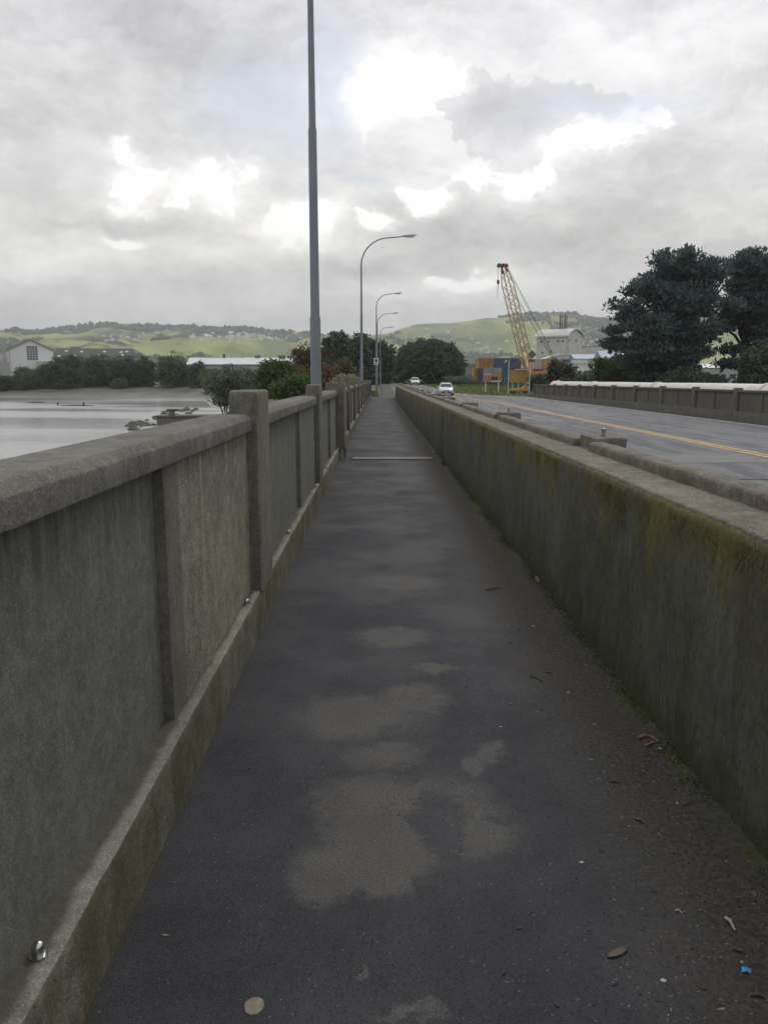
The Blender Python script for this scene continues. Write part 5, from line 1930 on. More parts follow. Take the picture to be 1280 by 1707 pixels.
YC = 203.0
conts = [
    (797, 812.5, 2, YC, 'cont_orange', 'orange brown container end-on at the left top corner of the stack'),
    (813, 823, 2, YC, 'cont_orange', 'narrow orange brown container end on the top tier beside the blue one'),
    (824, 868, 2, YC, 'cont_blue', 'long blue container lying on the top tier of the stack'),
    (790, 797, 1, YC + 1, 'cont_yellow', 'yellow container edge beside the dark shed'),
    (797.5, 813, 1, YC, 'cont_navy', 'navy container end-on under the orange brown one'),
    (813.5, 836, 1, YC, 'cont_red', 'rust red container on the middle tier behind the billboard'),
    (836.5, 874, 1, YC, 'cont_teal', 'dark teal container on the middle tier under the blue one'),
    (797.5, 836, 0, YC, 'cont_navy', 'navy container on the ground behind the billboard'),
    (836.5, 875, 0, YC, 'cont_teal', 'dark teal container on the ground behind the yellow panel'),
    (889, 903, 2, YC + 8, 'cont_pale', 'pale pinkish container end-on right of the crane boom'),
    (903.5, 926, 2, YC + 8, 'cont_yellow', 'mustard container right of the pale pinkish one'),
    (889, 926, 1, YC + 8, 'cont_red', 'rust red container under the mustard one'),
    (889, 926, 0, YC + 8, 'cont_navy', 'navy container on the ground under the rust red one'),
    (935, 951, 2, YC + 6, 'cont_grey', 'grey blue container end-on behind the crane gantry tip'),
    (935, 951, 1, YC + 6, 'cont_grey', 'grey blue container under its twin behind the gantry tip'),
    (935, 951, 0, YC + 6, 'cont_teal', 'teal container on the ground under the grey blue pair'),
]
for (a_, b_, t_, y_, m_, l_) in conts:
    co = container(a_, b_, t_, y_, m_, l_)
    if m_ == 'cont_blue':
        MB().prism([(-0.9, 1.35), (-0.55, 1.35), (-0.35, 1.75), (-0.2, 2.1), (-0.75, 2.1), (-0.8, 1.8)], 'y', -0.05, -0.02).build('emblem', 'sign_white', co)

# dark grey shed left of the containers
a_, b_, z0, z1 = px_box(768, 795, 640, 606, 225)
o = empty('shed', (a_, 225, -1.0))
tag(o, 'low dark grey shed with pale lower wall left of the containers', 'shed')
h_ = z1 + 1.0
MB().bounds(0, b_ - a_ + 2, 0, 9, 0, h_ * 0.52).build('wall', 'stone_wall', o)
MB().prism([(-0.4, h_ * 0.52 + 0.003), (9.4, h_ * 0.52 + 0.003), (9.4, h_), (3.0, h_)], 'x', -0.3, b_ - a_ + 2.3).build('roof', 'roof_dark', o)


def crane():
    Y = 196.0
    foot = at_y(882, 622, Y)
    tip = at_y(840, 449, Y + 6)
    zg = -0.95
    bx, by = foot.x + 1.2, Y
    o = empty('crawler_crane', (bx, by, zg))
    tag(o, 'orange lattice boom crane among the containers', 'crane')
    L0 = Vector((foot.x - bx, 0.0, foot.z - zg))
    L1 = Vector((tip.x - bx, 6.0, tip.z - zg))
    ax = (L1 - L0)
    Lg = ax.length
    ax.normalize()
    sx_ = Vector((0.62, 0.78, 0)).normalized()
    sx_ = (sx_ - ax * sx_.dot(ax)).normalized()
    sy_ = ax.cross(sx_).normalized()

    def width(t):
        if t < 0.16:
            return 0.55 + (1.12 - 0.55) * t / 0.16
        if t > 0.86:
            return 1.12 - (1.12 - 0.55) * (t - 0.86) / 0.14
        return 1.12

    def corner(t, k):
        w = width(t)
        u, v_ = ((-1, -1), (1, -1), (1, 1), (-1, 1))[k]
        return L0 + ax * (Lg * t) + sx_ * (u * w) + sy_ * (v_ * w)
    T = [0, 0.16, 0.86, 1.0]
    for k in range(4):
        MB().tube([corner(t, k) for t in T], 0.12, 6).build('boom_chord', 'crane_lattice', o)
    nb = 22
    for k in range(4):
        m_ = MB()
        for i in range(nb):
            t0, t1 = i / nb, (i + 1) / nb
            a2, b2 = corner(t0, k), corner(t1, (k + 1) % 4)
            if i % 2:
                a2, b2 = corner(t0, (k + 1) % 4), corner(t1, k)
            m_.tube([a2, b2], 0.065, 5)
        m_.build('boom_lacing', 'crane_lattice', o)
    # solid foot and head plates
    for t0, t1, mt, nm in ((0.0, 0.17, 'crane_red', 'boom_foot'), (0.965, 1.03, 'rusty_steel', 'boom_head')):
        m_ = MB()
        for s in (0, 1):
            q = [corner(t0, 0 + 2 * s), corner(t0, 1 + 2 * s), corner(t1, 1 + 2 * s), corner(t1, 0 + 2 * s)]
            k = len(m_.v)
            for p in q:
                m_.v.append(tuple(p))
            for p in q:
                m_.v.append(tuple(p + sy_ * (0.07 if s else -0.07)))
            m_.f += [(k, k + 1, k + 2, k + 3), (k + 4, k + 5, k + 6, k + 7), (k, k + 1, k + 5, k + 4), (k + 1, k + 2, k + 6, k + 5), (k + 2, k + 3, k + 7, k + 6), (k + 3, k, k + 4, k + 7)]
        m_.build(nm, mt, o)
    # sheaves and jib head
    head = L1 + ax * 0.8
    for d in (-0.9, 0.0, 0.8):
        c = head + Vector((d - 0.2, 0, 0.2))
        MB().tube([c + Vector((0, -0.12, 0)), c + Vector((0, 0.12, 0))], 0.55, 14).build('sheave', 'rusty_steel', o)
    MB().box(head + Vector((-0.2, 0, 0.1)), (2.9, 0.7, 0.35)).build('head_beam', 'rusty_steel', o, bevel=0.04)
    # hoist rope, hook block
    hp = at_y(830, 470, Y + 6)
    hk = Vector((hp.x - bx, 6.0, hp.z - zg))
    m_ = MB()
    m_.tube([Vector((hk.x, 6.0, head.z)), hk + Vector((0, 0, 0.4))], 0.03, 5)
    m_.tube([Vector((hk.x - 0.25, 6.0, head.z)), hk + Vector((-0.05, 0, 0.4))], 0.03, 5)
    m_.build('hoist_rope', 'dark_metal', o)
    m_ = MB()
    m_.lathe(hk, [(0.12, 0.55), (0.30, 0.35), (0.38, 0.0), (0.30, -0.35), (0.10, -0.6)], 10)
    m_.build('hook_block', 'hook_blue', o)
    MB().tube([hk + Vector((0, 0, -0.5)), hk + Vector((-0.1, 0, -2.2)), hk + Vector((-0.2, 0, -4.0))], [0.08, 0.05, 0.03], 6).build('sling', 'dark_metal', o)
    # gantry and pendant ropes
    g0 = at_y(884, 636, Y)
    g1 = at_y(926, 598, Y)
    G1 = Vector((g1.x - bx, 1.0, g1.z - zg))
    for d in (-0.8, 0.8):
        m_ = MB()
        m_.tube([Vector((g0.x - bx + 1.4, d, g0.z - zg)), G1 + Vector((0, d * 0.6, 0))], 0.18, 6)
        m_.build('gantry_strut', 'crane_orange', o)
        m_ = MB()
        m_.tube([Vector((g0.x - bx + 4.6, d, g0.z - zg + 1.2)), G1 + Vector((-0.4, d * 0.6, -0.3))], 0.12, 6)
        m_.build('gantry_brace', 'crane_orange', o)
    MB().tube([G1 + Vector((0, -0.9, 0)), G1 + Vector((0, 0.9, 0))], 0.28, 8).build('gantry_sheave', 'rusty_steel', o)
    for d in (-0.7, 0.7):
        MB().tube([G1 + Vector((0, d, 0)), head + Vector((0.9, d * 0.7, 0.0))], 0.045, 5).build('pendant_rope', 'dark_metal', o)
        mid_ = L0 + ax * (Lg * 0.80) + sx_ * 0.9
        MB().tube([G1 + Vector((-0.4, d * 0.5, -0.1)), mid_ + Vector((0.3, d, 0))], 0.04, 5).build('pendant_rope', 'dark_metal', o)
    # machine house, cab, tracks
    MB().bounds(-1.5, 4.8, -1.7, 1.7, 1.75, 4.3).build('machine_house', 'crane_orange', o, bevel=0.08)
    MB().bounds(-2.6, -1.52, -1.7, -0.3, 1.75, 3.9).build('cab', 'crane_red', o, bevel=0.05)
    MB().bounds(-2.66, -2.2, -1.5, -0.5, 2.7, 3.7).build('cab_window', 'dark_glass', o)
    MB().bounds(4.82, 5.9, -1.6, 1.6, 1.7, 3.3).build('counterweight', 'crane_red', o, bevel=0.08)
    MB().lathe((0.8, 0, 1.2), [(1.1, 0.0), (1.1, 0.55)], 20).build('slew_ring', 'dark_metal', o)
    for s in (-1, 1):
        m_ = MB()
        poly = [(-2.6, 0.45), (-2.2, 0.05), (3.6, 0.05), (4.0, 0.45), (4.0, 0.8), (3.6, 1.2), (-2.2, 1.2), (-2.6, 0.8)]
        m_.prism(poly, 'y', s * 1.7 - 0.45, s * 1.7 + 0.45)
        m_.build('track', 'dark_metal', o)


crane()


# ---- signs and poles on the grass
def ground_pt(px, Y):
    x = at_y(px, 640, Y).x
    return Vector((x, Y, ground_z(x, Y)))


p = ground_pt(881.5, 92.0)
o = empty('warning_sign', p)
tag(o, 'back of a diamond road sign on a pale pole by the far parapet end', 'sign')
zt = at_y(884, 581, 92).z - p.z
MB().tube([(0, 0, -0.3), (0.12, 0, zt)], 0.045, 10).build('pole', 'sign_white', o, smooth=True)
zc_ = at_y(884, 591, 92).z - p.z
hw_ = 0.50
MB().prism([(0.12 + 0.12 - hw_, zc_), (0.24, zc_ - hw_), (0.24 + hw_, zc_), (0.24, zc_ + hw_)], 'y', -0.075, -0.05).build('sign_plate', 'sign_back', o)
zq = at_y(884, 601, 92).z - p.z
MB().bounds(-0.15, 0.55, -0.075, -0.05, zq - 0.18, zq + 0.14).build('supplementary_plate', 'sign_back', o)

p = ground_pt(847, 96.0)
o = empty('post', p)
tag(o, 'thin pale pole standing in the grass between billboard and yellow panel', 'pole')
zt = at_y(849, 600, 96).z - p.z
MB().tube([(0, 0, -0.3), (0, 0, zt - 0.05)], 0.05, 10).build('pole', 'sign_white', o, smooth=True)
MB().lathe((0, 0, zt - 0.05), [(0.06, 0), (0.06, 0.04), (0.02, 0.07)], 10).build('pole_cap', 'galvanised', o)


def billboard():
    Y = 104.0
    a_, b_, z0, z1 = px_box(805, 836.5, 637, 613, Y)
    g = ground_pt(820, Y)
    o = empty('billboard', (a_, Y, g.z))
    tag(o, 'roadside billboard with orange picture and grey top on two pale legs', 'billboard')
    w, zb, zt_ = b_ - a_, z0 - g.z, z1 - g.z
    MB().bounds(0, w, 0, 0.08, zb, zt_).build('board', 'cont_orange', o)
    MB().bounds(0.01, w - 0.01, -0.02, -0.002, zt_ - 0.62, zt_ - 0.02).build('header', 'cont_grey', o)
    MB().bounds(w * 0.42, w * 0.78, -0.018, -0.002, zb + 0.22, zb + 0.72).build('picture_block', 'cont_navy', o)
    MB().bounds(w * 0.45, w * 0.96, -0.016, -0.002, zb + 0.05, zb + 0.20).build('picture_strip', 'sign_white', o)
    for i in range(5):
        MB().bounds(w * (0.06 + 0.085 * i), w * (0.10 + 0.085 * i), -0.016, -0.002, zt_ - 0.95, zt_ - 0.70).build('letter_block', 'sign_white', o)
    for s in (0.14, 0.84):
        MB().bounds(w * s - 0.06, w * s + 0.06, 0.085, 0.2, -0.3, zb + 0.6).build('leg', 'sign_white', o)


billboard()


def yellow_panel():
    Y = 112.0
    a_, b_, z0, z1 = px_box(849.5, 880, 638, 617, Y)
    g = ground_pt(865, Y)
    o = empty('site_board', (a_, Y, g.z))
    tag(o, 'yellow orange site board with white cap on thin posts beside the diamond sign', 'board')
    w, zb, zt_ = b_ - a_, z0 - g.z, z1 - g.z
    for i in range(3):
        MB().bounds(w * i / 3 + 0.004, w * (i + 1) / 3 - 0.004, 0, 0.10, zb, zt_).build('panel', 'cont_yellow', o)
    MB().bounds(w * 0.28, w * 0.98, -0.15, 0.25, zt_ + 0.003, zt_ + 0.14).build('cap', 'sign_white', o)
    for s in (0.16, 0.5, 0.85):
        MB().bounds(w * s - 0.05, w * s + 0.05, 0.105, 0.2, -0.3, zt_ - 0.1).build('leg', 'sign_white', o)


yellow_panel()


def roller():
    Y = 99.0
    g = ground_pt(866, Y)
    o = empty('compactor', g)
    tag(o, 'low orange machine parked on the grass by the parapet end', 'machine')
    MB().prism([(-1.2, 0.35), (1.2, 0.35), (1.25, 0.95), (0.55, 1.05), (0.35, 0.72), (-0.2, 0.66), (-1.15, 0.62)], 'y', -0.5, 0.5).build('body', 'crane_orange', o, bevel=0.05)
    for s in (-0.8, 0.85):
        MB().tube([(s, -0.46, 0.30), (s, 0.46, 0.30)], 0.31, 16).build('drum', 'dark_metal', o, smooth=True)
    MB().tube([(0.1, 0.3, 0.66), (0.0, 0.3, 1.05), (0.0, -0.3, 1.05), (0.1, -0.3, 0.66)], 0.03, 6).build('roll_bar', 'dark_metal', o)


roller()

# pale tarpaulin heap just over the far parapet
p = ground_pt(931, 96)
m_ = MB()
m_.tube([(p.x - 0.9, 96, p.z - 0.2), (p.x - 0.6, 96, p.z + 0.9), (p.x, 96, p.z + 1.55), (p.x + 0.5, 96, p.z + 1.1), (p.x + 0.9, 96, p.z - 0.2)], [0.3, 0.45, 0.3, 0.45, 0.3], 8)
tag(m_.build('tarpaulin_heap', 'sign_white', smooth=True), 'small white tarpaulin heap showing over the far parapet', 'tarpaulin')


# ---- buildings behind the yard
def arched_building():
    Y = 300.0
    c = at_y(941, 640, Y)
    zg = -1.2
    o = empty('mill_building', (c.x, Y, zg), math.radians(0))
    tag(o, 'tall grey stone mill building with arched roof and two chimneys', 'building')
    A = at_y(902, 560, Y)
    B = at_y(973, 560, Y)
    zE = at_y(940, 560, Y).z - zg
    zT = at_y(955, 548.5, Y).z - zg
    # plan: long side facing front-left, arched end facing front-right
    ang_ = math.radians(42)
    L = 13.5
    W = 11.5
    ux = Vector((-math.cos(ang_), math.sin(ang_), 0))      # along the ridge, to the left and back
    uy = Vector((math.sin(ang_), math.cos(ang_), 0))       # across, to the right and back
    org = Vector((0.4, 0, 0))
    nA = 12

    def P(u, w, z):
        q = org + ux * u + uy * w
        return (q.x, q.y, z)
    m_ = MB()
    ring = [(0, 0), (W, 0)] + [(W - W * i / nA, zE + (zT - zE) * math.sin(math.pi * i / nA) ** 0.8) for i in range(nA + 1)]
    for u in (0, L):
        for (w, z) in ring:
            m_.v.append(P(u, w, z))
    k = len(ring)
    m_.f.append(tuple(range(k)))
    m_.f.append(tuple(k + i for i in range(k)))
    for i in range(k):
        j = (i + 1) % k
        m_.f.append((i, j, k + j, k + i))
    m_.build('wall', 'stone_wall', o)
    r = MB()
    for u in (-0.9, L + 0.9):
        for s in (0.08, 0.55):
            for i in range(nA + 1):
                w = W + 0.9 - (W + 1.8) * i / nA
                r.v.append(P(u, w, zE - 0.3 + (zT - zE + 0.3) * math.sin(math.pi * i / nA) ** 0.8 + s))
    n_ = nA + 1
    for i in range(nA):
        r.f += [(i, i + 1, 2 * n_ + i + 1, 2 * n_ + i), (n_ + i, n_ + i + 1, 3 * n_ + i + 1, 3 * n_ + i), (i, i + 1, n_ + i + 1, n_ + i), (2 * n_ + i, 2 * n_ + i + 1, 3 * n_ + i + 1, 3 * n_ + i)]
    r.f += [(0, n_, 3 * n_, 2 * n_), (nA, n_ + nA, 3 * n_ + nA, 2 * n_ + nA)]
    r.build('roof', 'stone_roof', o)

    def win(u, w, z, sw, sh, face):
        m2 = MB()
        q0 = org + ux * u + uy * w
        d = ux if face == 'long' else uy
        nn = -uy if face == 'long' else -ux
        k2 = 0
        for dd in (0.0, 0.12):
            for (a2, b2) in ((-sw, -sh), (sw, -sh), (sw, sh), (-sw, sh)):
                q = q0 + d * a2 + nn * (dd - 0.04)
                m2.v.append((q.x, q.y, z + b2))
        m2.f = [(0, 1, 2, 3), (4, 5, 6, 7), (0, 1, 5, 4), (1, 2, 6, 5), (2, 3, 7, 6), (3, 0, 4, 7)]
        m2.build('window', 'dark_glass', o)
    for (u, zf) in ((2.0, 0.90), (4.0, 0.90), (8.0, 0.90), (11.5, 0.90), (7.0, 0.70), (10.6, 0.68), (12.8, 0.52)):
        win(u, 0, zE * zf, 0.28, 0.42, 'long')
    for (w, zf) in ((1.6, 0.92), (6.8, 0.92), (0.6, 0.75)):
        win(0, w, zE * zf, 0.34, 0.5, 'end')
    # rib and string course
    q = P(0, 0, 0)
    MB().box((q[0], q[1] - 0.05, zE * 0.49), (0.5, 0.5, zE * 0.98), ang_).build('corner_pier', 'grey_wall', o)
    for i, px in enumerate((932.5, 940)):
        x = at_y(px, 560, Y + 7).x - c.x
        zc = at_y(px, 524, Y + 7).z - zg
        m2 = MB()
        m2.tube([(x, 7, zE - 2), (x, 7, zc)], [0.28, 0.24], 10)
        m2.tube([(x + 0.8, 7.4, zE - 2), (x + 0.8, 7.4, zc - 0.2)], [0.2, 0.18], 8)
        m2.build('chimney', 'rusty_steel', o)
    xa, xb = at_y(932.5, 560, Y + 7).x - c.x, at_y(940, 560, Y + 7).x - c.x
    m2 = MB()
    for zf in (0.35, 0.6, 0.85):
        zc = zT + (at_y(932, 524, Y + 7).z - zg - zT) * zf
        m2.tube([(xa, 7, zc), (xb, 7, zc)], 0.06, 5)
    m2.build('chimney_brace', 'rusty_steel', o)
    # low wing in front with its curved pale roof
    a_, b_, z0, z1 = px_box(906, 962, 640, 592, Y - 14)
    m2 = MB()
    poly = [(0, 0), (b_ - a_, 0), (b_ - a_, (z1 + 1.2) * 0.86)] + [((b_ - a_) * (1 - t / 8), (z1 + 1.2) * (0.86 + 0.16 * math.sin(math.pi * (0.75 - 0.75 * t / 8)))) for t in range(9)] + [(0, (z1 + 1.2) * 0.83)]
    o2 = empty('low_hall', (a_, Y - 14, zg))
    tag(o2, 'low pale hall with gently curved roof before the mill building', 'building')
    m2.prism(poly, 'y', 0, 9).build('wall', 'stone_wall', o2)
    MB().prism([(x, z + 0.02) for x, z in poly[2:]] + [(x, z + 0.35) for x, z in reversed(poly[2:])], 'y', -0.5, 9.4).build('roof', 'roof_white', o2)
    for px in (940, 946, 955, 960):
        x = at_y(px, 590, Y - 14).x - a_
        MB().bounds(x - 0.35, x + 0.35, -0.06, 0.1, (z1 + 1.2) * 0.72, (z1 + 1.2) * 0.79).build('window', 'dark_glass', o2)


arched_building()


def block_building(px0, px1, y_top, Y, wall, roof, label, depth=10, pitched=0.0, windows=0, win_y=None, roof_over=0.4):
    a_, b_, z0, z1 = px_box(px0, px1, 640, y_top, Y)
    zg = -1.2
    o = empty('building', (a_, Y, zg))
    tag(o, label, 'building')
    w, h = b_ - a_, z1 - zg
    he = h - pitched
    MB().bounds(0, w, 0, depth, 0, he).build('wall', wall, o)
    if pitched:
        MB().prism([(-roof_over, he + 0.003), (depth + roof_over, he + 0.003), (depth / 2, h)], 'x', -roof_over, w + roof_over).build('roof', roof, o)
    else:
        MB().bounds(-roof_over, w + roof_over, -roof_over, depth + roof_over, he + 0.003, he + 0.3).build('roof', roof, o)
    for i in range(windows):
        x = w * (i + 0.5) / windows
        zc = he * 0.62
        wd = MB().bounds(x - w / windows * 0.30, x + w / windows * 0.30, -0.05, 0.1, zc - 0.5, zc + 0.5).build('window', 'dark_glass', o)
    return o


block_building(956, 1022, 590, 268, 'white_wall', 'blue_roof', 'long white building under a blue roof below the mill', 8, 1.6, 7)
block_building(952, 998, 606, 240, 'white_wall', 'roof_white', 'low white flat roofed store before the blue roofed building', 10, 0.0, 5)
block_building(974, 1030, 577, 320, 'stone_wall', 'stone_roof', 'pale grey building with a window row beside the mill', 10, 0.0, 9)
block_building(1000, 1024, 584, 262, 'stone_wall', 'blue_roof', 'small building with pointed blue roof right of the blue roofed one', 8, 2.4, 3)
block_building(1036, 1100, 588, 280, 'white_wall', 'roof_light', 'pale building glimpsed through the conifer branches', 10, 1.5, 5)
block_building(1150, 1260, 606, 190, 'grey_wall', 'roof_white', 'pale roofed building behind the conifer trunks', 10, 1.0, 7)

# ================================================================== HILL TOWN AND WOODS
rng = np.random.default_rng(99)
hb = MB()
hb.v = [(-5, -3.5, -3), (5, -3.5, -3), (5, 3.5, -3), (-5, 3.5, -3), (-5, -3.5, 4), (5, -3.5, 4), (5, 3.5, 4), (-5, 3.5, 4)]
hb.f = [(3, 2, 1, 0), (0, 1, 5, 4), (1, 2, 6, 5), (2, 3, 7, 6), (3, 0, 4, 7), (4, 5, 6, 7)]
house_wall = hb.mesh('wall', 'house_white')
hr_ = MB()
hr_.prism([(-4.2, 4.02), (4.2, 4.02), (0, 6.6)], 'x', -5.5, 5.5)
house_roof = [hr_.mesh('roof', 'house_roof'), hr_.mesh('roof', 'roof_light'), hr_.mesh('roof', 'house_white')]


def hill_hit(px, py):
    r = ray(px, py)
    prev = None
    for Y in np.arange(1200, 3500, 12):
        k = Y / r.y
        x, z = r.x * k, EYE + r.z * k
        hz = hill_z(x, Y)
        if hz >= z:
            return x, Y, hz
    return None


def house(px, py, group, label, sc=1.0):
    h = hill_hit(px, py)
    if h is None:
        return
    x, y, z = h
    o = empty('house', (x, y, z), rng.uniform(0, 3.1))
    s = sc * rng.uniform(0.8, 1.3)
    o.scale = (s * rng.uniform(0.9, 1.5), s, s)
    tag(o, label, 'house', group)
    link(bpy.data.objects.new('wall', house_wall), o)
    link(bpy.data.objects.new('roof', house_roof[int(rng.integers(0, 3))]), o)


for k in range(95):
    t = rng.random()
    px = 318 + 190 * t ** 0.9
    py = rng.uniform(553, 566) + (6 if rng.random() < 0.15 else 0) + (px - 318) * 0.012
    house(px, py, 'houses of the hill suburb', 'small pale house of the suburb on the left hill ridge', 0.85)
for k in range(14):
    house(rng.uniform(170, 240), rng.uniform(556, 570), 'houses on the left hillside', 'scattered pale house on the hillside above the dark shed', 0.8)
for k in range(26):
    house(rng.uniform(775, 905), rng.uniform(566, 592), 'houses on the right hillside', 'pale house on the green slope behind the crane', 0.7)
for k in range(16):
    house(rng.uniform(970, 1030), rng.uniform(556, 578), 'houses right of the mill', 'pale house on the slope right of the mill building', 0.7)
for k in range(10):
    house(rng.uniform(690, 830), rng.uniform(548, 560), 'houses high on the right hill', 'tiny house high on the right hill', 0.9)

# far woods: one mass of small crowns
tri_v, tri_f = [], []
bm = bmesh.new()
bmesh.ops.create_icosphere(bm, subdivisions=1, radius=1.0)
ico_v = np.array([tuple(v_.co) for v_ in bm.verts])
ico_f = np.array([[v_.index for v_ in f_.verts] for f_ in bm.faces])
bm.free()
VV, FF, TT = [], [], []
cnt = 0
tries = 0
n_for = 0
while n_for < 5200 and tries < 60000:
    tries += 1
    x = rng.uniform(-2600, 2600)
    y = rng.uniform(1350, 3500)
    if abs(x) > y * 0.62:
        continue
    f = mnoise.noise(Vector((x * 0.0021, y * 0.0021, 4.0))) + 0.6 * mnoise.noise(Vector((x * 0.006, y * 0.006, 8.0)))
    ridge_bonus = 0.10 if y > 3250 else 0.0
    if f + ridge_bonus < 0.20:
        continue
    z = hill_z(x, y)
    if z < 2:
        continue
    s = rng.uniform(4.5, 9.5)
    jit = 1 + 0.3 * rng.normal(size=(len(ico_v), 1))
    VV.append(ico_v * jit * np.array([s, s, s * rng.uniform(0.7, 1.1)]) + np.array([x, y, z + s * 0.45]))
    FF.append(ico_f + cnt)
    TT.append(np.full(len(ico_f), rng.random()))
    cnt += len(ico_v)
    n_for += 1
woods = link(bpy.data.objects.new('hill_woods', fast_mesh('hill_woods', np.concatenate(VV), np.concatenate(FF), 'leaf_hill', np.concatenate(TT))))
tag(woods, 'far woods and scrub on the hills', 'woods', kind='stuff')
# mast on the left summit
p = at_y(233, 545, R_Y - 40)
zt = at_y(233, 536, R_Y - 40).z
mz = hill_z(p.x, p.y)
o = empty('radio_mast', (p.x, p.y, mz))
tag(o, 'thin radio mast on the left hill summit', 'mast')
MB().tube([(0, 0, -2), (0, 0, zt - mz)], [2.0, 0.8], 5).build('mast', 'grey_wall', o)
MB().box((0, 0, (zt - mz) * 0.7), (5, 1.5, 2)).build('antenna', 'grey_wall', o)

# ================================================================== LITTER AND MOSS ON THE PATH
rng = np.random.default_rng(4)
# loose grit: nobody could count it
oct_v = np.array([(1, 0, 0), (-1, 0, 0), (0, 1, 0), (0, -1, 0), (0, 0, 1), (0, 0, -1)], dtype=float)
oct_f = np.array([(0, 2, 4), (2, 1, 4), (1, 3, 4), (3, 0, 4), (2, 0, 5), (1, 2, 5), (3, 1, 5), (0, 3, 5)])
for nm, cnt_n, mt, lab in (('pale_grit', 1300, 'grit_pale', 'pale grit and shell crumbs scattered along the footpath'), ('dark_grit', 2600, 'grit', 'dark grit and twig crumbs gathered along the footpath edge')):
    GV, GF = [], []
    cnt = 0
    for k in range(cnt_n):
        y = 1.4 + 11 * rng.random() ** 1.9
        if rng.random() < 0.86:
            x = 1.2 - abs(rng.normal()) * 0.30
        else:
            x = rng.uniform(-0.66, 1.15)
        if x < -0.66:
            continue
        s = rng.uniform(0.0012, 0.0036) * (2.0 if rng.random() < 0.05 else 1)
        a_ = rng.uniform(0, 6.28)
        st_ = rng.uniform(0.8, 3.0)
        R = np.array([[math.cos(a_), -math.sin(a_), 0], [math.sin(a_), math.cos(a_), 0], [0, 0, 1]])
        vtx = (oct_v * (1 + 0.3 * rng.normal(size=(6, 1))) * np.array([s * st_, s * 0.7, s * 0.5])) @ R.T + np.array([x + bend(y), y, path_z(x, y) + s * 0.2])
        GV.append(vtx)
        GF.append(oct_f + cnt)
        cnt += 6
    tag(link(bpy.data.objects.new(nm, fast_mesh(nm, np.concatenate(GV), np.concatenate(GF), mt))), lab, 'grit', kind='stuff')

# moss tufts along the wall foot and along the wall's top edge
MV, cnt = [], 0


def tufts(pts, h, w, seed):
    r2 = np.random.default_rng(seed)
    n_ = len(pts)
    p = np.array(pts)
    th = r2.uniform(0, 6.28, n_)
    d = np.stack([np.cos(th), np.sin(th), np.zeros(n_)], 1) * (w * r2.uniform(0.5, 1.4, n_))[:, None]
    up_ = np.stack([r2.normal(0, 0.5, n_), r2.normal(0, 0.5, n_), np.ones(n_)], 1) * (h * r2.uniform(0.4, 1.3, n_))[:, None]
    V = np.stack([p - d, p + d, p + up_], 1).reshape(-1, 3)
    return V, np.arange(3 * n_).reshape(-1, 3)


pts = []
while len(pts) < 9000:
    y = 1.6 + 14 * rng.random() ** 1.7
    dens = mnoise.noise(Vector((0, y * 1.5, 3))) + 0.5 * mnoise.noise(Vector((0, y * 6, 8)))
    if dens < rng.uniform(-0.25, 0.5):
        continue
    x = 1.215 - abs(rng.normal()) * 0.028 * (1.2 + dens)
    pts.append((x + bend(y), y, path_z(x, y) - 0.001))
V, Q = tufts(pts, 0.008, 0.0032, 1)
tag(link(bpy.data.objects.new('wall_foot_moss', fast_mesh('wall_foot_moss', V, Q, 'moss_tuft'))), 'green moss along the foot of the barrier wall', 'moss', kind='stuff')
pts = []
while len(pts) < 12000:
    y = 1.6 + 12 * rng.random() ** 1.6
    dens = mnoise.noise(Vector((0, y * 1.15, 13))) + 0.6 * mnoise.noise(Vector((0, y * 5, 8)))
    z = 0.975 - abs(rng.normal()) * 0.10 * (0.6 + max(0, dens))
    if dens < rng.uniform(-0.1, 0.6):
        continue
    x = 1.236 - 0.018 * (1 - z) / 1.0
    if z > 0.955:
        x += (z - 0.955) * 0.6
    pts.append((x + bend(y) - 0.001, y, z))
p_ = np.array(pts)
n_ = len(p_)
r2 = np.random.default_rng(3)
L_ = 0.012 * r2.uniform(0.5, 1.5, n_)
out_ = np.stack([-r2.uniform(0.2, 0.7, n_), r2.normal(0, 0.35, n_), -np.ones(n_)], 1) * L_[:, None]
dd = np.stack([np.zeros(n_), np.ones(n_), np.zeros(n_)], 1) * 0.003
V = np.stack([p_ - dd, p_ + dd, p_ + out_], 1).reshape(-1, 3)
tag(link(bpy.data.objects.new('wall_edge_moss', fast_mesh('wall_edge_moss', V, np.arange(3 * n_).reshape(-1, 3), 'moss_gold'))), 'golden green moss hanging from the top edge of the barrier wall', 'moss', kind='stuff')


def stick(px0, py0, px1, py1, r, mat, label, fork=None, name='twig', z=0.012):
    a_, b_ = at_z(px0, py0, 0.004), at_z(px1, py1, 0.004)
    a_.z, b_.z = path_z(a_.x, a_.y) + r, path_z(b_.x, b_.y) + r * 0.6
    m_ = MB()
    mid = a_.lerp(b_, 0.5) + Vector((0.003, 0.006, r * 0.8))
    m_.tube([a_, mid, b_], [r, r * 0.9, r * 0.5], 6)
    if fork:
        c = at_z(fork[0], fork[1], 0.004)
        c.z = path_z(c.x, c.y) + r * 0.5
        m_.tube([b_, c], [r * 0.8, r * 0.4], 6)
    tag(m_.build(name, mat), label, 'twig')


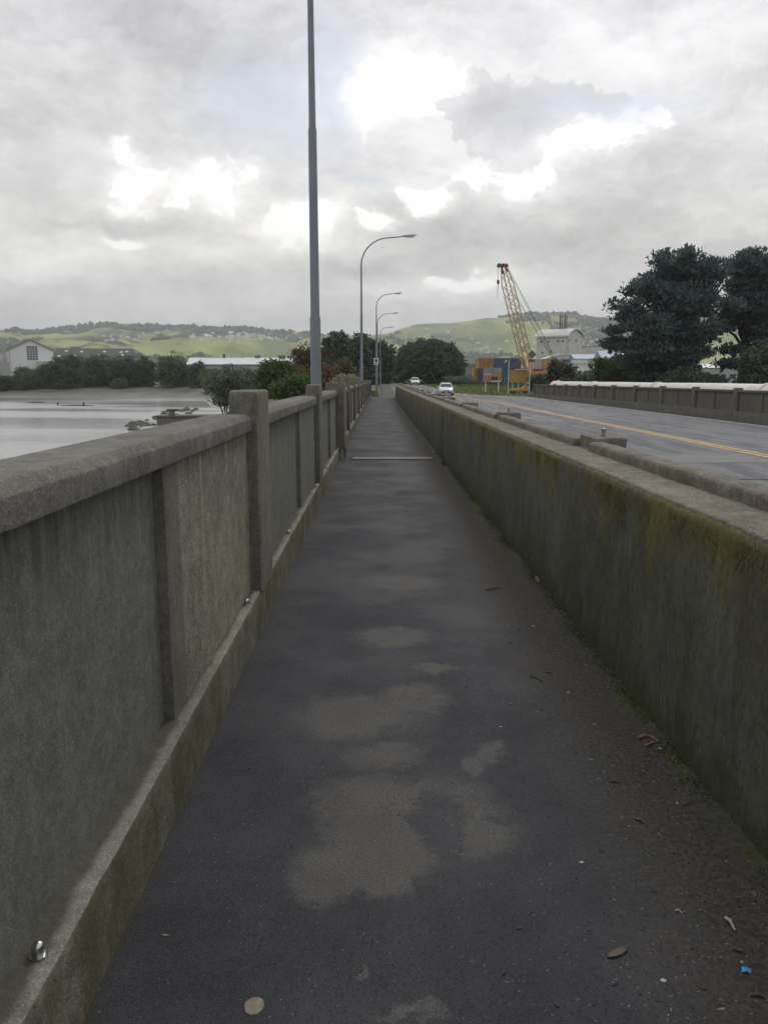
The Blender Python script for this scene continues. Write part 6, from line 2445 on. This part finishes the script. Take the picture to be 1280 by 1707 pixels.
stick(1062, 1232, 1083, 1229, 0.0065, 'twig_orange', 'bright orange bent twig lying near the wall foot', (1098, 1238))
o_last = bpy.data.objects[-1]
stick(1075, 1245, 1098, 1238, 0.005, 'twig_orange', 'short orange twig prong touching the bent twig')
stick(1056, 1364, 1080, 1376, 0.004, 'twig_brown', 'thin brown twig on the damp silt')
stick(1250, 1657, 1280, 1664, 0.0035, 'twig_brown', 'brown twig below the blue scrap')
stick(1208, 1532, 1224, 1552, 0.005, 'chip_pale', 'pale split stick lying near the wall')
stick(1096, 1388, 1102, 1400, 0.003, 'twig_orange', 'tiny orange stalk on the silt')
stick(1015, 1302, 1034, 1303, 0.004, 'twig_brown', 'short dark twig lying crosswise')
stick(810, 984, 834, 980, 0.006, 'twig_brown', 'dark twig lying farther along the path')
stick(883, 1126, 903, 1134, 0.004, 'twig_brown', 'dark twig near a pale chip')
stick(1125, 1518, 1136, 1522, 0.003, 'chip_pale', 'small curved pale straw')

# blue plastic scrap
c = at_z(1243, 1613, 0.012)
m_ = MB()
pts = [(-0.012, -0.004, 0.0), (-0.006, 0.011, 0.004), (0.001, 0.004, 0.010), (0.004, 0.016, 0.003), (0.014, 0.001, 0.006), (0.008, -0.010, 0.001), (-0.002, -0.006, 0.007)]
k = len(pts)
for t in (0, 0.0012):
    for (x, y, z) in pts:
        m_.v.append((c.x + x, c.y + y, path_z(c.x, c.y) + z + t))
m_.f.append(tuple(range(k)))
m_.f.append(tuple(k + i for i in reversed(range(k))))
for i in range(k):
    m_.f.append((i, (i + 1) % k, k + (i + 1) % k, k + i))
tag(m_.build('plastic_scrap', 'litter_blue'), 'crumpled bright blue plastic scrap on the path', 'litter')


def dry_leaf(px0, py0, px1, py1, wid, label, mat='leaf_dry'):
    a_, b_ = at_z(px0, py0, 0.004), at_z(px1, py1, 0.004)
    zl = path_z(a_.x, a_.y) - 0.006
    ax_ = b_ - a_
    L = ax_.length
    ax_.normalize()
    sd_ = Vector((-ax_.y, ax_.x, 0))
    m_ = MB()
    n_ = 8
    for t in range(n_ + 1):
        u = t / n_
        w = wid * math.sin(math.pi * min(1, 0.06 + u * 0.94)) ** 0.7
        for s in (-1, -0.5, 0, 0.5, 1):
            q = a_ + ax_ * (L * u) + sd_ * (w * s)
            q.z = zl + 0.008 + 0.004 * s * s * (0.3 + 0.7 * u) + 0.005 * (u - 0.5) ** 2 * 4 * (0.3 if u < 0.5 else 1)
            m_.v.append(tuple(q))
    for t in range(n_):
        for s in range(4):
            k = t * 5 + s
            m_.f.append((k, k + 1, k + 6, k + 5))
    o = m_.build('dry_leaf', mat, smooth=True)
    md = o.modifiers.new('thickness', 'SOLIDIFY')
    md.thickness = 0.0012
    tag(o, label, 'leaf')


dry_leaf(1012, 1594, 1047, 1580, 0.011, 'curled purplish brown dry leaf lying on the path')
dry_leaf(893, 962, 898, 974, 0.012, 'small reddish leaf at the foot of the wall', 'twig_orange')
dry_leaf(1222, 1580, 1240, 1588, 0.008, 'small dark reddish leaf near the blue scrap')

# pale chips and pebbles that can be told apart
chips = [(866, 1543, 0.006, 'round pale pebble alone on the dark asphalt'), (889, 1042, 0.010, 'white chip on the path farther ahead'), (834, 1210, 0.005, 'small white pebble beside the leaf shaped dry patch'),
         (947, 1152, 0.007, 'flat pale chip near the wall foot'), (1100, 1248, 0.007, 'white chip beside the orange bent twig'), (969, 1436, 0.006, 'thin white flake in the middle of the silt'),
         (1128, 1337, 0.005, 'white flake near the mossy wall foot'), (1105, 1630, 0.006, 'pale chip left of the blue scrap'), (1236, 1600, 0.004, 'tiny pale pebble above the blue scrap'),
         (990, 1205, 0.005, 'small pale flake lying on reddish silt'), (1140, 1340, 0.006, 'grey chip at the moss edge'), (928, 1671, 0.006, 'dark grey pebble low on the path')]
for k, (px, py, s, lab) in enumerate(chips):
    p = at_z(px, py, 0.008)
    bm = bmesh.new()
    bmesh.ops.create_icosphere(bm, subdivisions=1, radius=1.0)
    for v_ in bm.verts:
        v_.co *= 1 + 0.4 * mnoise.noise(v_.co * 1.7 + Vector((k * 5.0, 0, 0)))
    me = bpy.data.meshes.new('pebble')
    bm.to_mesh(me)
    bm.free()
    me.materials.append(M['chip_pale' if 'dark' not in lab and 'grey' not in lab else 'grit'])
    o = link(bpy.data.objects.new('pebble', me))
    o.location = (p.x, p.y, path_z(p.x, p.y) + s * 0.3)
    o.scale = (s * 1.4, s, s * 0.55)
    o.rotation_euler = (0, 0, k * 1.3)
    tag(o, lab, 'pebble')
# round pale spot of old mortar stuck on the asphalt
c = at_z(424, 1678, 0.0)
m_ = MB()
n_ = 18
prof_r = [0.024 * (1 + 0.12 * mnoise.noise(Vector((math.cos(t * 0.35) * 2, math.sin(t * 0.35) * 2, 1)))) for t in range(n_)]
zs_ = path_z(c.x, c.y)
for zz_, k_ in ((zs_ - 0.004, 1.03), (zs_ + 0.0016, 0.99), (zs_ + 0.0024, 0.8)):
    for t in range(n_):
        th = 2 * math.pi * t / n_
        m_.v.append((c.x + math.cos(th) * prof_r[t] * k_, c.y + math.sin(th) * prof_r[t] * k_ * 1.1, zz_))
for i in range(2):
    for t in range(n_):
        a_, b_ = i * n_ + t, i * n_ + (t + 1) % n_
        m_.f.append((a_, b_, b_ + n_, a_ + n_))
m_.f.append(tuple(2 * n_ + t for t in range(n_)))
m_.f.append(tuple(reversed(range(n_))))
tag(m_.build('mortar_spot', 'lichen_spot'), 'round pale mortar spot on the asphalt near the left kerb', 'spot')

# ================================================================== HAZE
HB = MB()
HB.bounds(-6500, 6500, -1600, 9500, -14.0, 420.0)
hz_m = bpy.data.materials.new('haze')
hz_m.use_nodes = True
hz_m.node_tree.nodes.clear()
hn = NT(hz_m.node_tree)
vo = hn.n('ShaderNodeVolumePrincipled')
vo.inputs['Color'].default_value = (0.88, 0.92, 0.98, 1)
vo.inputs['Density'].default_value = 0.00019
vo.inputs['Anisotropy'].default_value = 0.3
ho = hn.n('ShaderNodeOutputMaterial')
hn.link(vo.outputs[0], ho.inputs['Volume'])
M['haze'] = hz_m
haze = HB.build('haze', 'haze')
tag(haze, 'thin pale haze in the air', kind='stuff')
